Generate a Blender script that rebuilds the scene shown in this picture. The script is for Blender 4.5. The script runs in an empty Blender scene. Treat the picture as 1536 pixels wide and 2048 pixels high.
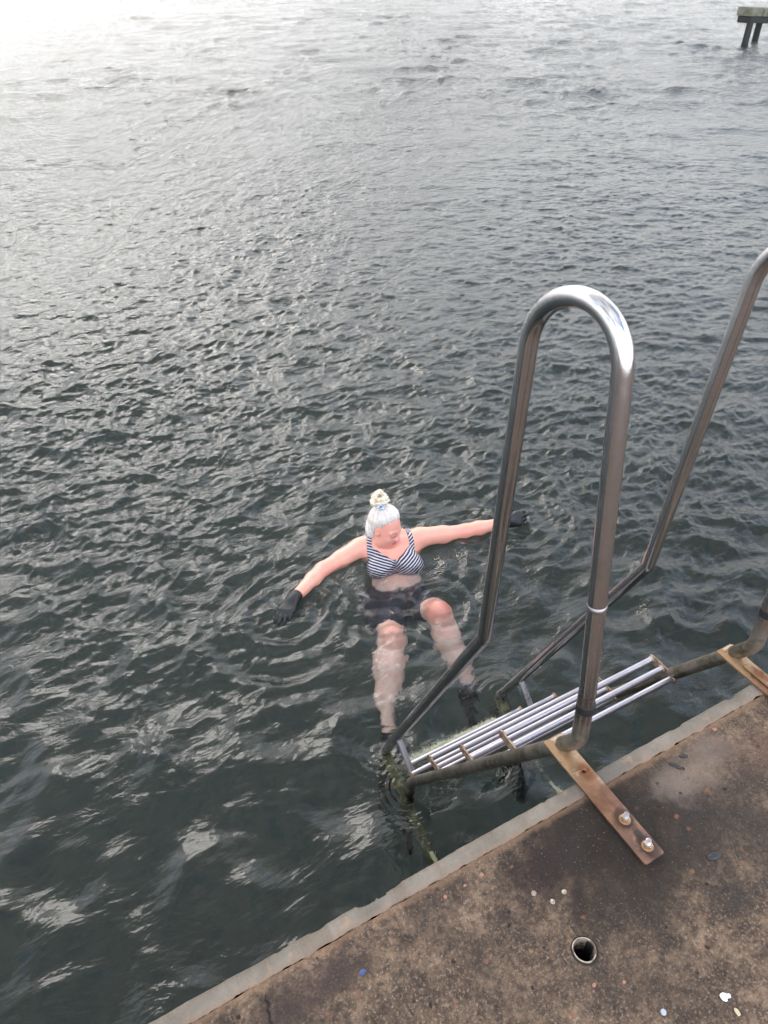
import bpy, math, random
import numpy as np
from mathutils import Vector, Matrix, noise as mnoise

# ------------------------------------------------------------------ camera
sc = bpy.context.scene
COL = sc.collection
WL = -1.2733                                   # water level; the deck surface is z = 0, the quay edge is y = 0
cam_d = bpy.data.cameras.new('camera')
cam = bpy.data.objects.new('camera', cam_d); COL.objects.link(cam)
CR = Vector((0.876008, -0.482296, -0.000305)); CU = Vector((0.299009, 0.542602, 0.784970)); CF = Vector((0.378423, 0.687731, -0.619534))
CP = Vector((0, -0.685163, 1.701168))
m = Matrix.Identity(4)
for i in range(3):
    m[i][0] = CR[i]; m[i][1] = CU[i]; m[i][2] = -CF[i]; m[i][3] = CP[i]
cam.matrix_world = m
cam_d.sensor_fit = 'VERTICAL'; cam_d.sensor_height = 36; cam_d.sensor_width = 27
cam_d.lens = 36 * 1481.467 / 2048
cam_d.clip_start = 0.02; cam_d.clip_end = 8000
sc.camera = cam

# ------------------------------------------------------------------ light
SUN_AZ, SUN_EL = math.radians(4), math.radians(35)
sun_dir = Vector((math.sin(SUN_AZ) * math.cos(SUN_EL), math.cos(SUN_AZ) * math.cos(SUN_EL), math.sin(SUN_EL)))
world = bpy.data.worlds.new('World'); sc.world = world; world.use_nodes = True
nt = world.node_tree; N = nt.nodes; L = nt.links; N.clear()
def nd(t, **k):
    n = N.new(t)
    for a, b in k.items(): setattr(n, a, b)
    return n
out = nd('ShaderNodeOutputWorld'); bg = nd('ShaderNodeBackground'); bg.inputs['Strength'].default_value = 0.1
sky = nd('ShaderNodeTexSky', sky_type='NISHITA'); sky.sun_disc = False
sky.sun_elevation = SUN_EL; sky.sun_rotation = SUN_AZ; sky.air_density = 1.0; sky.dust_density = 1.5
tc = nd('ShaderNodeTexCoord')
sep = nd('ShaderNodeSeparateXYZ'); L.new(tc.outputs['Generated'], sep.inputs[0])
# clouds: direction flattened onto a layer
zc = nd('ShaderNodeMath', operation='MAXIMUM'); L.new(sep.outputs[2], zc.inputs[0]); zc.inputs[1].default_value = 0.0
za = nd('ShaderNodeMath', operation='ADD'); L.new(zc.outputs[0], za.inputs[0]); za.inputs[1].default_value = 0.22
dv = nd('ShaderNodeVectorMath', operation='DIVIDE'); L.new(tc.outputs['Generated'], dv.inputs[0])
cz = nd('ShaderNodeCombineXYZ')
for i in range(3): L.new(za.outputs[0], cz.inputs[i])
L.new(cz.outputs[0], dv.inputs[1])
cn = nd('ShaderNodeTexNoise'); cn.inputs['Scale'].default_value = 2.3; cn.inputs['Detail'].default_value = 7; cn.inputs['Roughness'].default_value = 0.55
cn.inputs['Distortion'].default_value = 0.4
L.new(dv.outputs[0], cn.inputs['Vector'])
lowc = nd('ShaderNodeMapRange', interpolation_type='SMOOTHSTEP'); L.new(sep.outputs[2], lowc.inputs['Value'])
lowc.inputs['From Min'].default_value = 0.0; lowc.inputs['From Max'].default_value = 0.45; lowc.inputs['To Min'].default_value = 0.3; lowc.inputs['To Max'].default_value = 0.0
cadd = nd('ShaderNodeMath', operation='ADD'); bm_ = nd('ShaderNodeMapRange', interpolation_type='SMOOTHSTEP'); L.new(sep.outputs[1], bm_.inputs['Value'])
bm_.inputs['From Min'].default_value = 0.0; bm_.inputs['From Max'].default_value = -0.5; bm_.inputs['To Min'].default_value = 0.0; bm_.inputs['To Max'].default_value = -0.06
cb_ = nd('ShaderNodeMath', operation='ADD'); L.new(cn.outputs['Fac'], cb_.inputs[0]); L.new(bm_.outputs[0], cb_.inputs[1])
L.new(cb_.outputs[0], cadd.inputs[0]); L.new(lowc.outputs[0], cadd.inputs[1])
cover = nd('ShaderNodeMapRange', interpolation_type='SMOOTHSTEP'); L.new(cadd.outputs[0], cover.inputs['Value'])
cover.inputs['From Min'].default_value = 0.36; cover.inputs['From Max'].default_value = 0.54
cn2 = nd('ShaderNodeTexNoise'); cn2.inputs['Scale'].default_value = 4.2; cn2.inputs['Detail'].default_value = 5
L.new(dv.outputs[0], cn2.inputs['Vector'])
shade = nd('ShaderNodeMapRange'); L.new(cn2.outputs['Fac'], shade.inputs['Value'])
shade.inputs['From Min'].default_value = 0.3; shade.inputs['From Max'].default_value = 0.7
shade.inputs['To Min'].default_value = 0.35; shade.inputs['To Max'].default_value = 1.5
ccol = nd('ShaderNodeVectorMath', operation='SCALE'); ccol.inputs[0].default_value = (7.45, 7.45, 7.5); L.new(shade.outputs[0], ccol.inputs['Scale'])
mixc = nd('ShaderNodeMix', data_type='RGBA'); L.new(cover.outputs[0], mixc.inputs[0])
skb = nd('ShaderNodeVectorMath', operation='SCALE'); L.new(sky.outputs[0], skb.inputs[0]); skb.inputs['Scale'].default_value = 1.6
L.new(skb.outputs[0], mixc.inputs['A']); L.new(ccol.outputs[0], mixc.inputs['B'])
# thin cloud glowing round the sun
dt = nd('ShaderNodeVectorMath', operation='DOT_PRODUCT'); L.new(tc.outputs['Generated'], dt.inputs[0]); dt.inputs[1].default_value = (math.sin(SUN_AZ) * math.cos(.52), math.cos(SUN_AZ) * math.cos(.52), math.sin(.52))
dm = nd('ShaderNodeMath', operation='MAXIMUM'); L.new(dt.outputs['Value'], dm.inputs[0]); dm.inputs[1].default_value = 0
def halo(power, rgb):
    p = nd('ShaderNodeMath', operation='POWER'); L.new(dm.outputs[0], p.inputs[0]); p.inputs[1].default_value = power
    s = nd('ShaderNodeVectorMath', operation='SCALE'); s.inputs[0].default_value = rgb; L.new(p.outputs[0], s.inputs['Scale'])
    return s
h1 = halo(8, (4.5, 4.45, 4.35)); h2 = halo(20, (6.5, 6.4, 6.25))
a1 = nd('ShaderNodeVectorMath', operation='ADD'); 
# the overcast is brighter low down
hz = nd('ShaderNodeFloatCurve'); L.new(sep.outputs[2], hz.inputs['Value'])
cv = hz.mapping.curves[0]; hz.mapping.use_clip = False
cv.points[0].location = (0, .47); cv.points[1].location = (1, .43)
for px_, py_ in ((.10, .60), (.30, .92), (.55, .92), (.80, .50)): cv.points.new(px_, py_)
hz.mapping.update()
hz2 = nd('ShaderNodeMath', operation='MULTIPLY'); L.new(hz.outputs[0], hz2.inputs[0]); hz2.inputs[1].default_value = 2.7
hz = hz2
hs_ = nd('ShaderNodeVectorMath', operation='SCALE'); L.new(mixc.outputs['Result'], hs_.inputs[0]); L.new(hz.outputs[0], hs_.inputs['Scale'])
# sky behind the camera brightened, added to light the swimmer's front and deck
bk = nd('ShaderNodeMapRange', interpolation_type='SMOOTHSTEP'); L.new(sep.outputs[1], bk.inputs['Value'])
bk.inputs['From Min'].default_value = 0.15; bk.inputs['From Max'].default_value = -0.65; bk.inputs['To Min'].default_value = 1.0; bk.inputs['To Max'].default_value = 2.4
hb_ = nd('ShaderNodeVectorMath', operation='SCALE'); L.new(hs_.outputs[0], hb_.inputs[0]); L.new(bk.outputs[0], hb_.inputs['Scale'])
L.new(hb_.outputs[0], a1.inputs[0]); L.new(h1.outputs[0], a1.inputs[1])
a2 = nd('ShaderNodeVectorMath', operation='ADD'); L.new(a1.outputs[0], a2.inputs[0]); L.new(h2.outputs[0], a2.inputs[1])
L.new(a2.outputs[0], bg.inputs['Color']); L.new(bg.outputs[0], out.inputs['Surface'])

sun_d = bpy.data.lights.new('sun', 'SUN'); sun_d.energy = 0.6; sun_d.angle = math.radians(20); sun_d.color = (1.0, 0.955, 0.89)
sun = bpy.data.objects.new('sun', sun_d); COL.objects.link(sun)
sun.rotation_euler = (-sun_dir).to_track_quat('-Z', 'Y').to_euler()

sc.view_settings.view_transform = 'Standard'; sc.view_settings.look = 'None'
sc.view_settings.exposure = 0.42; sc.view_settings.gamma = 1.0; sc.view_settings.use_curve_mapping = False
sc.render.engine = 'CYCLES'
cy = sc.cycles
cy.use_adaptive_sampling = True; cy.adaptive_threshold = 0.02; cy.time_limit = 900; cy.use_denoising = True
cy.max_bounces = 10; cy.diffuse_bounces = 3; cy.glossy_bounces = 5; cy.transmission_bounces = 8; cy.volume_bounces = 0
cy.sample_clamp_indirect = 6.0; cy.blur_glossy = 0.3

# ------------------------------------------------------------------ helpers
def mk(name, verts, faces, mat, parent=None, smooth=True, attrs=None):
    """link one mesh object; verts are world coordinates"""
    me = bpy.data.meshes.new(name)
    v = np.asarray(verts, dtype=np.float64).reshape(-1, 3)
    org = np.zeros(3)
    if parent is not None:
        org = np.array(parent_origin(parent))
    me.from_pydata((v - org).tolist(), [], [list(map(int, f)) for f in faces])
    me.materials.append(mat)
    if smooth: me.polygons.foreach_set('use_smooth', [True] * len(me.polygons))
    if attrs:
        for an, (kind, data) in attrs.items():
            at = me.attributes.new(an, kind, 'POINT')
            if kind == 'FLOAT': at.data.foreach_set('value', np.asarray(data, dtype=np.float32).ravel())
            else: at.data.foreach_set('color', np.asarray(data, dtype=np.float32).ravel())
    me.validate(); me.update()
    o = bpy.data.objects.new(name, me); COL.objects.link(o)
    if parent is not None: o.parent = parent
    return o
def parent_origin(p):
    o = Vector((0, 0, 0))
    while p is not None:
        o += p.location; p = p.parent
    return o
def thing(name, label, cat, loc=(0, 0, 0), group=None):
    o = bpy.data.objects.new(name, None); COL.objects.link(o); o.location = loc
    o.empty_display_size = 0.1
    return tag(o, label, cat, group)
def tag(o, label=None, cat=None, group=None, kind=None):
    if label: o['label'] = label
    if cat: o['category'] = cat
    if group: o['group'] = group
    if kind: o['kind'] = kind
    return o

class MB:
    def __init__(s): s.v = []; s.f = []
    def add(s, v, f):
        n = len(s.v); s.v += [tuple(map(float, p)) for p in v]; s.f += [tuple(i + n for i in q) for q in f]
    def sweep(s, pts, r, n=20, cap=True):
        pts = [np.array(p, float) for p in pts]; m_ = len(pts)
        rr = r if hasattr(r, '__len__') else [r] * m_
        T = [pts[min(i + 1, m_ - 1)] - pts[max(i - 1, 0)] for i in range(m_)]
        T = [t / np.linalg.norm(t) for t in T]
        a = np.array([1., 0, 0]) if abs(T[0][0]) < .8 else np.array([0, 1., 0])
        u = np.cross(T[0], a); u /= np.linalg.norm(u)
        V = []; F = []
        for i in range(m_):
            u = u - T[i] * (u @ T[i]); u /= np.linalg.norm(u); w = np.cross(T[i], u)
            for k in range(n):
                th = 2 * math.pi * k / n
                V.append(pts[i] + rr[i] * (math.cos(th) * u + math.sin(th) * w))
        for i in range(m_ - 1):
            for k in range(n):
                k2 = (k + 1) % n
                F.append((i * n + k, i * n + k2, (i + 1) * n + k2, (i + 1) * n + k))
        if cap:
            F.append(tuple(range(n))[::-1]); F.append(tuple((m_ - 1) * n + k for k in range(n)))
        s.add(V, F); return s
    def prism(s, ring, axis, h):
        """ring: list of 3-D points, extruded by axis*h, bevel-less"""
        ring = [np.array(p, float) for p in ring]; ax = np.array(axis, float) * h; n = len(ring)
        V = ring + [p + ax for p in ring]
        F = [tuple(range(n))[::-1], tuple(n + i for i in range(n))] + [(i, (i + 1) % n, n + (i + 1) % n, n + i) for i in range(n)]
        s.add(V, F); return s
    def lathe(s, c, axis, prof, n=20):
        """prof: (radius, height) pairs along axis"""
        ax = np.array(axis, float); ax /= np.linalg.norm(ax)
        a = np.array([1., 0, 0]) if abs(ax[0]) < .8 else np.array([0, 1., 0])
        u = np.cross(ax, a); u /= np.linalg.norm(u); w = np.cross(ax, u); c = np.array(c, float)
        V = []; F = []
        for (r, h) in prof:
            for k in range(n):
                th = 2 * math.pi * k / n; V.append(c + ax * h + r * (math.cos(th) * u + math.sin(th) * w))
        for i in range(len(prof) - 1):
            for k in range(n):
                k2 = (k + 1) % n; F.append((i * n + k, i * n + k2, (i + 1) * n + k2, (i + 1) * n + k))
        F.append(tuple(range(n))[::-1]); F.append(tuple((len(prof) - 1) * n + k for k in range(n)))
        s.add(V, F); return s
    def build(s, name, mat, parent=None, smooth=True, bevel=0, seg=2, auto=None):
        o = mk(name, s.v, s.f, mat, parent, smooth)
        if bevel:
            b = o.modifiers.new('bevel', 'BEVEL'); b.width = bevel; b.segments = seg; b.limit_method = 'ANGLE'; b.angle_limit = math.radians(35)
        if auto is not None:
            sharp(o, auto)
        return o
def sharp(o, ang=35):
    me = o.data
    import bmesh
    bm = bmesh.new(); bm.from_mesh(me); bmesh.ops.recalc_face_normals(bm, faces=bm.faces)
    for e in bm.edges:
        if len(e.link_faces) == 2 and e.calc_face_angle(0) > math.radians(ang): e.smooth = False
    bm.to_mesh(me); bm.free()
def fillet(pts, rad, seg=10):
    pts = [np.array(p, float) for p in pts]; o = [pts[0]]
    for i in range(1, len(pts) - 1):
        R_ = rad[i] if hasattr(rad, '__len__') else rad
        a = pts[i - 1] - pts[i]; b = pts[i + 1] - pts[i]; la, lb = np.linalg.norm(a), np.linalg.norm(b); a /= la; b /= lb
        ang = math.acos(max(-1, min(1, a @ b))); t = min(R_ / math.tan(ang / 2), .48 * la, .48 * lb)
        p0 = pts[i] + a * t; p2 = pts[i] + b * t
        r_ = t * math.tan(ang / 2); bis = (a + b); bis /= np.linalg.norm(bis); c = pts[i] + bis * (r_ / math.sin(ang / 2))
        v0 = p0 - c; v2 = p2 - c; om = math.acos(max(-1, min(1, (v0 @ v2) / (r_ * r_))))
        for k in range(seg + 1):
            q = k / seg; o.append(c + (math.sin((1 - q) * om) * v0 + math.sin(q * om) * v2) / math.sin(om))
    o.append(pts[-1]); return o

# ---- materials
class Mat:
    def __init__(s, name):
        s.m = bpy.data.materials.new(name); s.m.use_nodes = True; s.t = s.m.node_tree; s.t.nodes.clear()
        s.out = s.n('ShaderNodeOutputMaterial')
    def n(s, t, inp=None, **k):
        x = s.t.nodes.new(t)
        for a, b in k.items(): setattr(x, a, b)
        if inp:
            for a, b in inp.items(): s.set(x, a, b)
        return x
    def set(s, x, a, b):
        i = x.inputs[a]
        if hasattr(b, 'is_linked') or isinstance(b, bpy.types.NodeSocket): s.t.links.new(b, i)
        else: i.default_value = b
    def coord(s, scale=(1, 1, 1), what='Object', loc=(0, 0, 0), rot=(0, 0, 0)):
        c = s.n('ShaderNodeTexCoord'); mp = s.n('ShaderNodeMapping', {'Vector': c.outputs[what], 'Scale': scale, 'Location': loc, 'Rotation': rot}); return mp.outputs[0]
    def noise(s, vec, scale, detail=4, rough=.5, dist=0):
        x = s.n('ShaderNodeTexNoise', {'Vector': vec, 'Scale': scale, 'Detail': detail, 'Roughness': rough, 'Distortion': dist}); return x.outputs['Fac']
    def vor(s, vec, scale, feature='F1', rnd=1.0, o='Distance'):
        x = s.n('ShaderNodeTexVoronoi', {'Vector': vec, 'Scale': scale, 'Randomness': rnd}, feature=feature); return x.outputs[o]
    def rng(s, v, a, b, c=0., d=1., smooth=True):
        x = s.n('ShaderNodeMapRange', {'Value': v, 'From Min': a, 'From Max': b, 'To Min': c, 'To Max': d}, interpolation_type='SMOOTHSTEP' if smooth else 'LINEAR'); return x.outputs[0]
    def mix(s, f, a, b, blend='MIX'):
        x = s.n('ShaderNodeMix', data_type='RGBA', blend_type=blend)
        s.set(x, 0, f)
        for nme, c in (('A', a), ('B', b)):
            if isinstance(c, tuple) and len(c) == 3: c = c + (1,)
            s.set(x, nme, c)
        return x.outputs['Result']
    def math(s, op, a, b=None, c=None):
        x = s.n('ShaderNodeMath', operation=op); s.set(x, 0, a)
        if b is not None: s.set(x, 1, b)
        if c is not None: s.set(x, 2, c)
        return x.outputs[0]
    def bump(s, h, dist=.01, strength=1., normal=None):
        x = s.n('ShaderNodeBump', {'Height': h, 'Distance': dist, 'Strength': strength})
        if normal is not None: s.set(x, 'Normal', normal)
        return x.outputs[0]
    def pbr(s, **k):
        x = s.n('ShaderNodeBsdfPrincipled')
        for a, b in k.items():
            a = a.replace('_', ' ')
            if isinstance(b, tuple) and len(b) == 3 and a in ('Base Color', 'Sheen Tint', 'Specular Tint'): b = b + (1,)
            s.set(x, a, b)
        s.t.links.new(x.outputs[0], s.out.inputs['Surface']); return x
def sepz(M, vec):
    x = M.n('ShaderNodeSeparateXYZ', {0: vec}); return x.outputs
def dist_to(M, vec, p, scale=(1, 1, 1)):
    d = M.n('ShaderNodeVectorMath', operation='SUBTRACT'); M.set(d, 0, vec); d.inputs[1].default_value = p
    e = M.n('ShaderNodeVectorMath', operation='MULTIPLY'); M.set(e, 0, d.outputs[0]); e.inputs[1].default_value = scale
    l = M.n('ShaderNodeVectorMath', operation='LENGTH'); M.set(l, 0, e.outputs[0]); return l.outputs['Value']

# ------------------------------------------------------------------ water
def make_water():
    rs = np.random.RandomState(11)
    hgt = CP.z - WL
    # rings that grow with distance, spokes all round the seaward half
    def rstep(r):
        base = (r * r + hgt * hgt) / hgt
        return np.where(r < 60, np.maximum(base * np.where(r < 7, .00095, np.maximum(.00095 - (r - 7) * .00018, .00032)), .0042), r * .02)
    rad = [0.12]
    while rad[-1] < 3500: rad.append(rad[-1] + float(rstep(rad[-1])))
    rad = np.array(rad)
    fine = np.radians(np.linspace(-5, 64, 1250))          # compass bearing, from +y towards +x
    ang = np.concatenate([np.radians(np.linspace(-100, -5, 110))[:-1], fine, np.radians(np.linspace(64, 105, 80))[1:]])
    A, Rr = np.meshgrid(ang.astype(np.float32), rad.astype(np.float32))
    X = CP.x + Rr * np.sin(A); Y = CP.y + Rr * np.cos(A)
    keep = Y > -0.12
    spacing = np.maximum(rstep(Rr), Rr * .0011).astype(np.float32)
    Z = np.zeros_like(X); DX = np.zeros_like(X); DY = np.zeros_like(X)
    def smooth(v, a, b):
        t = np.clip((v - a) / (b - a), 0, 1); return t * t * (3 - 2 * t)
    calm = smooth(Y + 0.25 * X + 0.5 * np.sin(X * 1.7 + 1) * .4, 0.6, 3.4)        # lee of the quay
    # slow gusts make rougher and smoother patches
    gust = 1 + .28 * np.sin(X * .55 + Y * .2 + 1.3) * np.sin(Y * .42 - X * .15 + .4) + .16 * np.sin(X * 1.3 - Y * 1.1)
    still = 1 - .58 * np.exp(-(np.hypot(X - 1.52, Y - 1.85) / .90) ** 2)
    far = 1 - .52 * smooth(Rr, 5, 12)
    calm_rows = int((rad < 9).sum())
    nw = 120
    lam = np.exp(math.log(0.045) + (rs.uniform(0, 1, nw) ** 1.2) * math.log(.95 / .045))
    lam = np.concatenate([lam, np.exp(rs.uniform(math.log(.35), math.log(2.4), 46))])
    off = smooth(Rr, 7, 22)
    for w_i, l in enumerate(lam):
        spread = 0.55 if l > .5 else 0.95
        th = math.radians(200) + rs.normal() * spread        # travels towards the quay
        if rs.rand() < .2: th += math.radians(75)
        k = 2 * math.pi / l
        slope = 0.041 * (1.0 if l < .25 else (0.25 / l) ** .8)
        a = slope / k
        if w_i >= 120: slope = .025; a = slope / k
        ph = rs.uniform(0, 2 * math.pi)
        nr_ = int(np.searchsorted(-l / spacing[:, 0], -2.0)) + 1
        nc_ = min(nr_, calm_rows)
        if nr_ < 2: continue
        x_, y_ = X[:nr_], Y[:nr_]
        env = smooth(l / spacing[:nr_], 2.0, 3.6) * gust[:nr_] * far[:nr_] * still[:nr_]
        cl = calm[:nr_]
        if w_i >= 120: env = smooth(l / spacing[:nr_], 1.6, 2.6) * off[:nr_] * gust[:nr_]
        if l < .12: env = env * (0.08 + .92 * cl)
        elif l < .45: env = env * ((0.34 if l < .22 else .70) + (.66 if l < .22 else .30) * cl)
        # warp gives curved, broken crests
        wx = .10 * l * np.sin(x_ / l * .9 + ph); wy = .10 * l * np.sin(y_ / l * .8 - ph)
        st_, ct_ = math.sin(th), math.cos(th)
        arg = k * ((x_ + wx) * st_ + (y_ + wy) * ct_) + ph
        s_ = np.sin(arg)
        Z[:nr_] += env * a * np.cos(arg); DX[:nr_] -= env * a * st_ * s_ * .9; DY[:nr_] -= env * a * ct_ * s_ * .9
        if l > .1 and w_i < 120:                                           # thrown back by the quay wall: crossing waves close in
            arg2 = k * ((x_[:nc_] + wx[:nc_]) * st_ - (y_[:nc_] + wy[:nc_]) * ct_) + ph
            bk_ = env[:nc_] * (1 - cl[:nc_]) * .95
            Z[:nc_] += bk_ * a * np.cos(arg2); s2 = np.sin(arg2); DX[:nc_] -= bk_ * a * st_ * s2 * .9; DY[:nc_] += bk_ * a * ct_ * s2 * .9
    # rings thrown up by the swimmer and by the ladder legs
    def ring(cx, cy_, r0, r1, l, a, ph=0):
        d = np.hypot(X - cx, Y - cy_)
        w = np.exp(-((d - (r0 + r1) / 2) / ((r1 - r0) / 2)) ** 2)
        return 1.4 * a * w * (1 + .4 * np.sin(3 * np.arctan2(Y - cy_, X - cx) + cx * 9)) * np.cos(2 * math.pi * d / l + ph + .8 * np.sin(2 * np.arctan2(Y - cy_, X - cx) + cy_ * 5))
    for args in [(.90, 2.07, .06, .42, .115, .0045), (.90, 2.07, .40, .62, .16, .0035), (2.52, 2.08, .05, .4, .11, .004),
                 (1.62, 2.15, .18, .60, .15, .0040), (1.62, 2.3, .5, 1.2, .26, .0045, 1.0), (1.68, 1.72, .07, .3, .09, .0030),
                 (1.37, 1.72, .08, .3, .10, .0025), (1.05, 2.2, .05, .22, .07, .002), (2.2, 2.2, .04, .25, .075, .002),
                 (.968, 1.063, .02, .20, .045, .0012), (1.616, 1.063, .02, .20, .045, .0012), (.968, .86, .02, .16, .03, .0010),
                 (1.6, 2.45, .7, 1.7, .34, .0040, .5)]:
        Z += ring(*args)
    X2 = X + DX; Y2 = Y + DY
    V = np.stack([X2.ravel(), Y2.ravel(), (Z + WL).ravel()], 1).astype(np.float32)
    nr, na = X.shape
    idx = np.arange(nr * na).reshape(nr, na)
    q = np.stack([idx[:-1, :-1], idx[1:, :-1], idx[1:, 1:], idx[:-1, 1:]], -1).reshape(-1, 4)
    kp = keep.ravel()[q].all(1); q = q[kp]
    used = np.unique(q); remap = -np.ones(nr * na, dtype=np.int64); remap[used] = np.arange(len(used)); V = V[used]; q = remap[q]
    q = q[:, ::-1]
    me = bpy.data.meshes.new('sea_water')
    me.vertices.add(len(V)); me.vertices.foreach_set('co', V.ravel())
    me.loops.add(q.size); me.loops.foreach_set('vertex_index', q.ravel().astype(np.int32))
    me.polygons.add(len(q)); me.polygons.foreach_set('loop_start', np.arange(0, q.size, 4, dtype=np.int32))
    me.polygons.foreach_set('loop_total', np.full(len(q), 4, dtype=np.int32))
    me.polygons.foreach_set('use_smooth', np.ones(len(q), dtype=bool))
    me.update(calc_edges=True)
    if me.polygons[0].normal.z < 0: me.flip_normals()
    M = Mat('sea water')
    co = M.coord()
    xyz = sepz(M, co)
    lee = M.rng(M.math('ADD', xyz[1], M.math('MULTIPLY', xyz[0], .25)), 0.6, 3.2, 0.12, 1.0)
    st = M.coord(scale=(1.0, 1.6, 1.0), rot=(0, 0, math.radians(-18)))
    n1 = M.noise(st, 9.0, 5, .58, .6)
    n3 = M.noise(M.coord(scale=(1.0, 1.5, 1), rot=(0, 0, math.radians(-25)), loc=(3, 7, 0)), 2.6, 5, .62, .4)
    n2 = M.noise(M.coord(scale=(1.0, 1.9, 1), rot=(0, 0, math.radians(20))), 2.0, 5, .55, .3)
    hh = M.math('ADD', M.math('MULTIPLY', n1, M.math('ADD', M.math('MULTIPLY', lee, .012), M.rng(xyz[1], 5, 16, 0, .022))), M.math('MULTIPLY', n2, .030))
    hh = M.math('ADD', hh, M.math('MULTIPLY', n3, M.rng(xyz[1], 6, 20, 0, .03)))
    bmp = M.bump(hh, 1.0, 1.0)
    g = M.n('ShaderNodeBsdfGlass', {'Color': (1, 1, 1, 1), 'Roughness': 0.0, 'IOR': 1.333, 'Normal': bmp})
    M.t.links.new(g.outputs[0], M.out.inputs['Surface'])
    va = M.n('ShaderNodeVolumeAbsorption', {'Color': (0.56, 0.61, 0.59, 1), 'Density': 0.48})
    M.t.links.new(va.outputs[0], M.out.inputs['Volume'])
    me.materials.append(M.m)
    o = bpy.data.objects.new('sea_water', me); COL.objects.link(o)
    tag(o, 'rippled grey green sea water beside the quay', 'water', kind='structure')
    # silt bottom
    B = Mat('silt'); c = B.coord()
    B.pbr(Base_Color=B.mix(B.noise(c, 1.2, 4), (.050, .064, .053), (.080, .096, .082)), Roughness=.9)
    b = MB(); xs = np.linspace(-60, 90, 40); ys = np.linspace(-.3, 120, 30)
    V = []; F = []
    for j, y in enumerate(ys):
        for i, x in enumerate(xs): V.append((x, y, WL - 1.9 + .12 * mnoise.noise(Vector((x * .3, y * .3, 0)))))
    for j in range(len(ys) - 1):
        for i in range(len(xs) - 1):
            a = j * len(xs) + i; F.append((a, a + 1, a + 1 + len(xs), a + len(xs)))
    b.add(V, F)
    far = [(-4000, 119.9, WL - 2.2), (4000, 119.9, WL - 2.2), (4000, 5000, WL - 2.2), (-4000, 5000, WL - 2.2)]
    b.add(far, [(0, 1, 2, 3)])
    b.add([(-4000, -.3, WL - 2.25), (-59.9, -.3, WL - 2.25), (-59.9, 120, WL - 2.25), (-4000, 120, WL - 2.25)], [(0, 1, 2, 3)])
    b.add([(89.9, -.3, WL - 2.25), (4000, -.3, WL - 2.25), (4000, 120, WL - 2.25), (89.9, 120, WL - 2.25)], [(0, 1, 2, 3)])
    tag(b.build('seabed', B.m), 'dark silt bottom under the sea water', 'ground', kind='structure')

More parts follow.
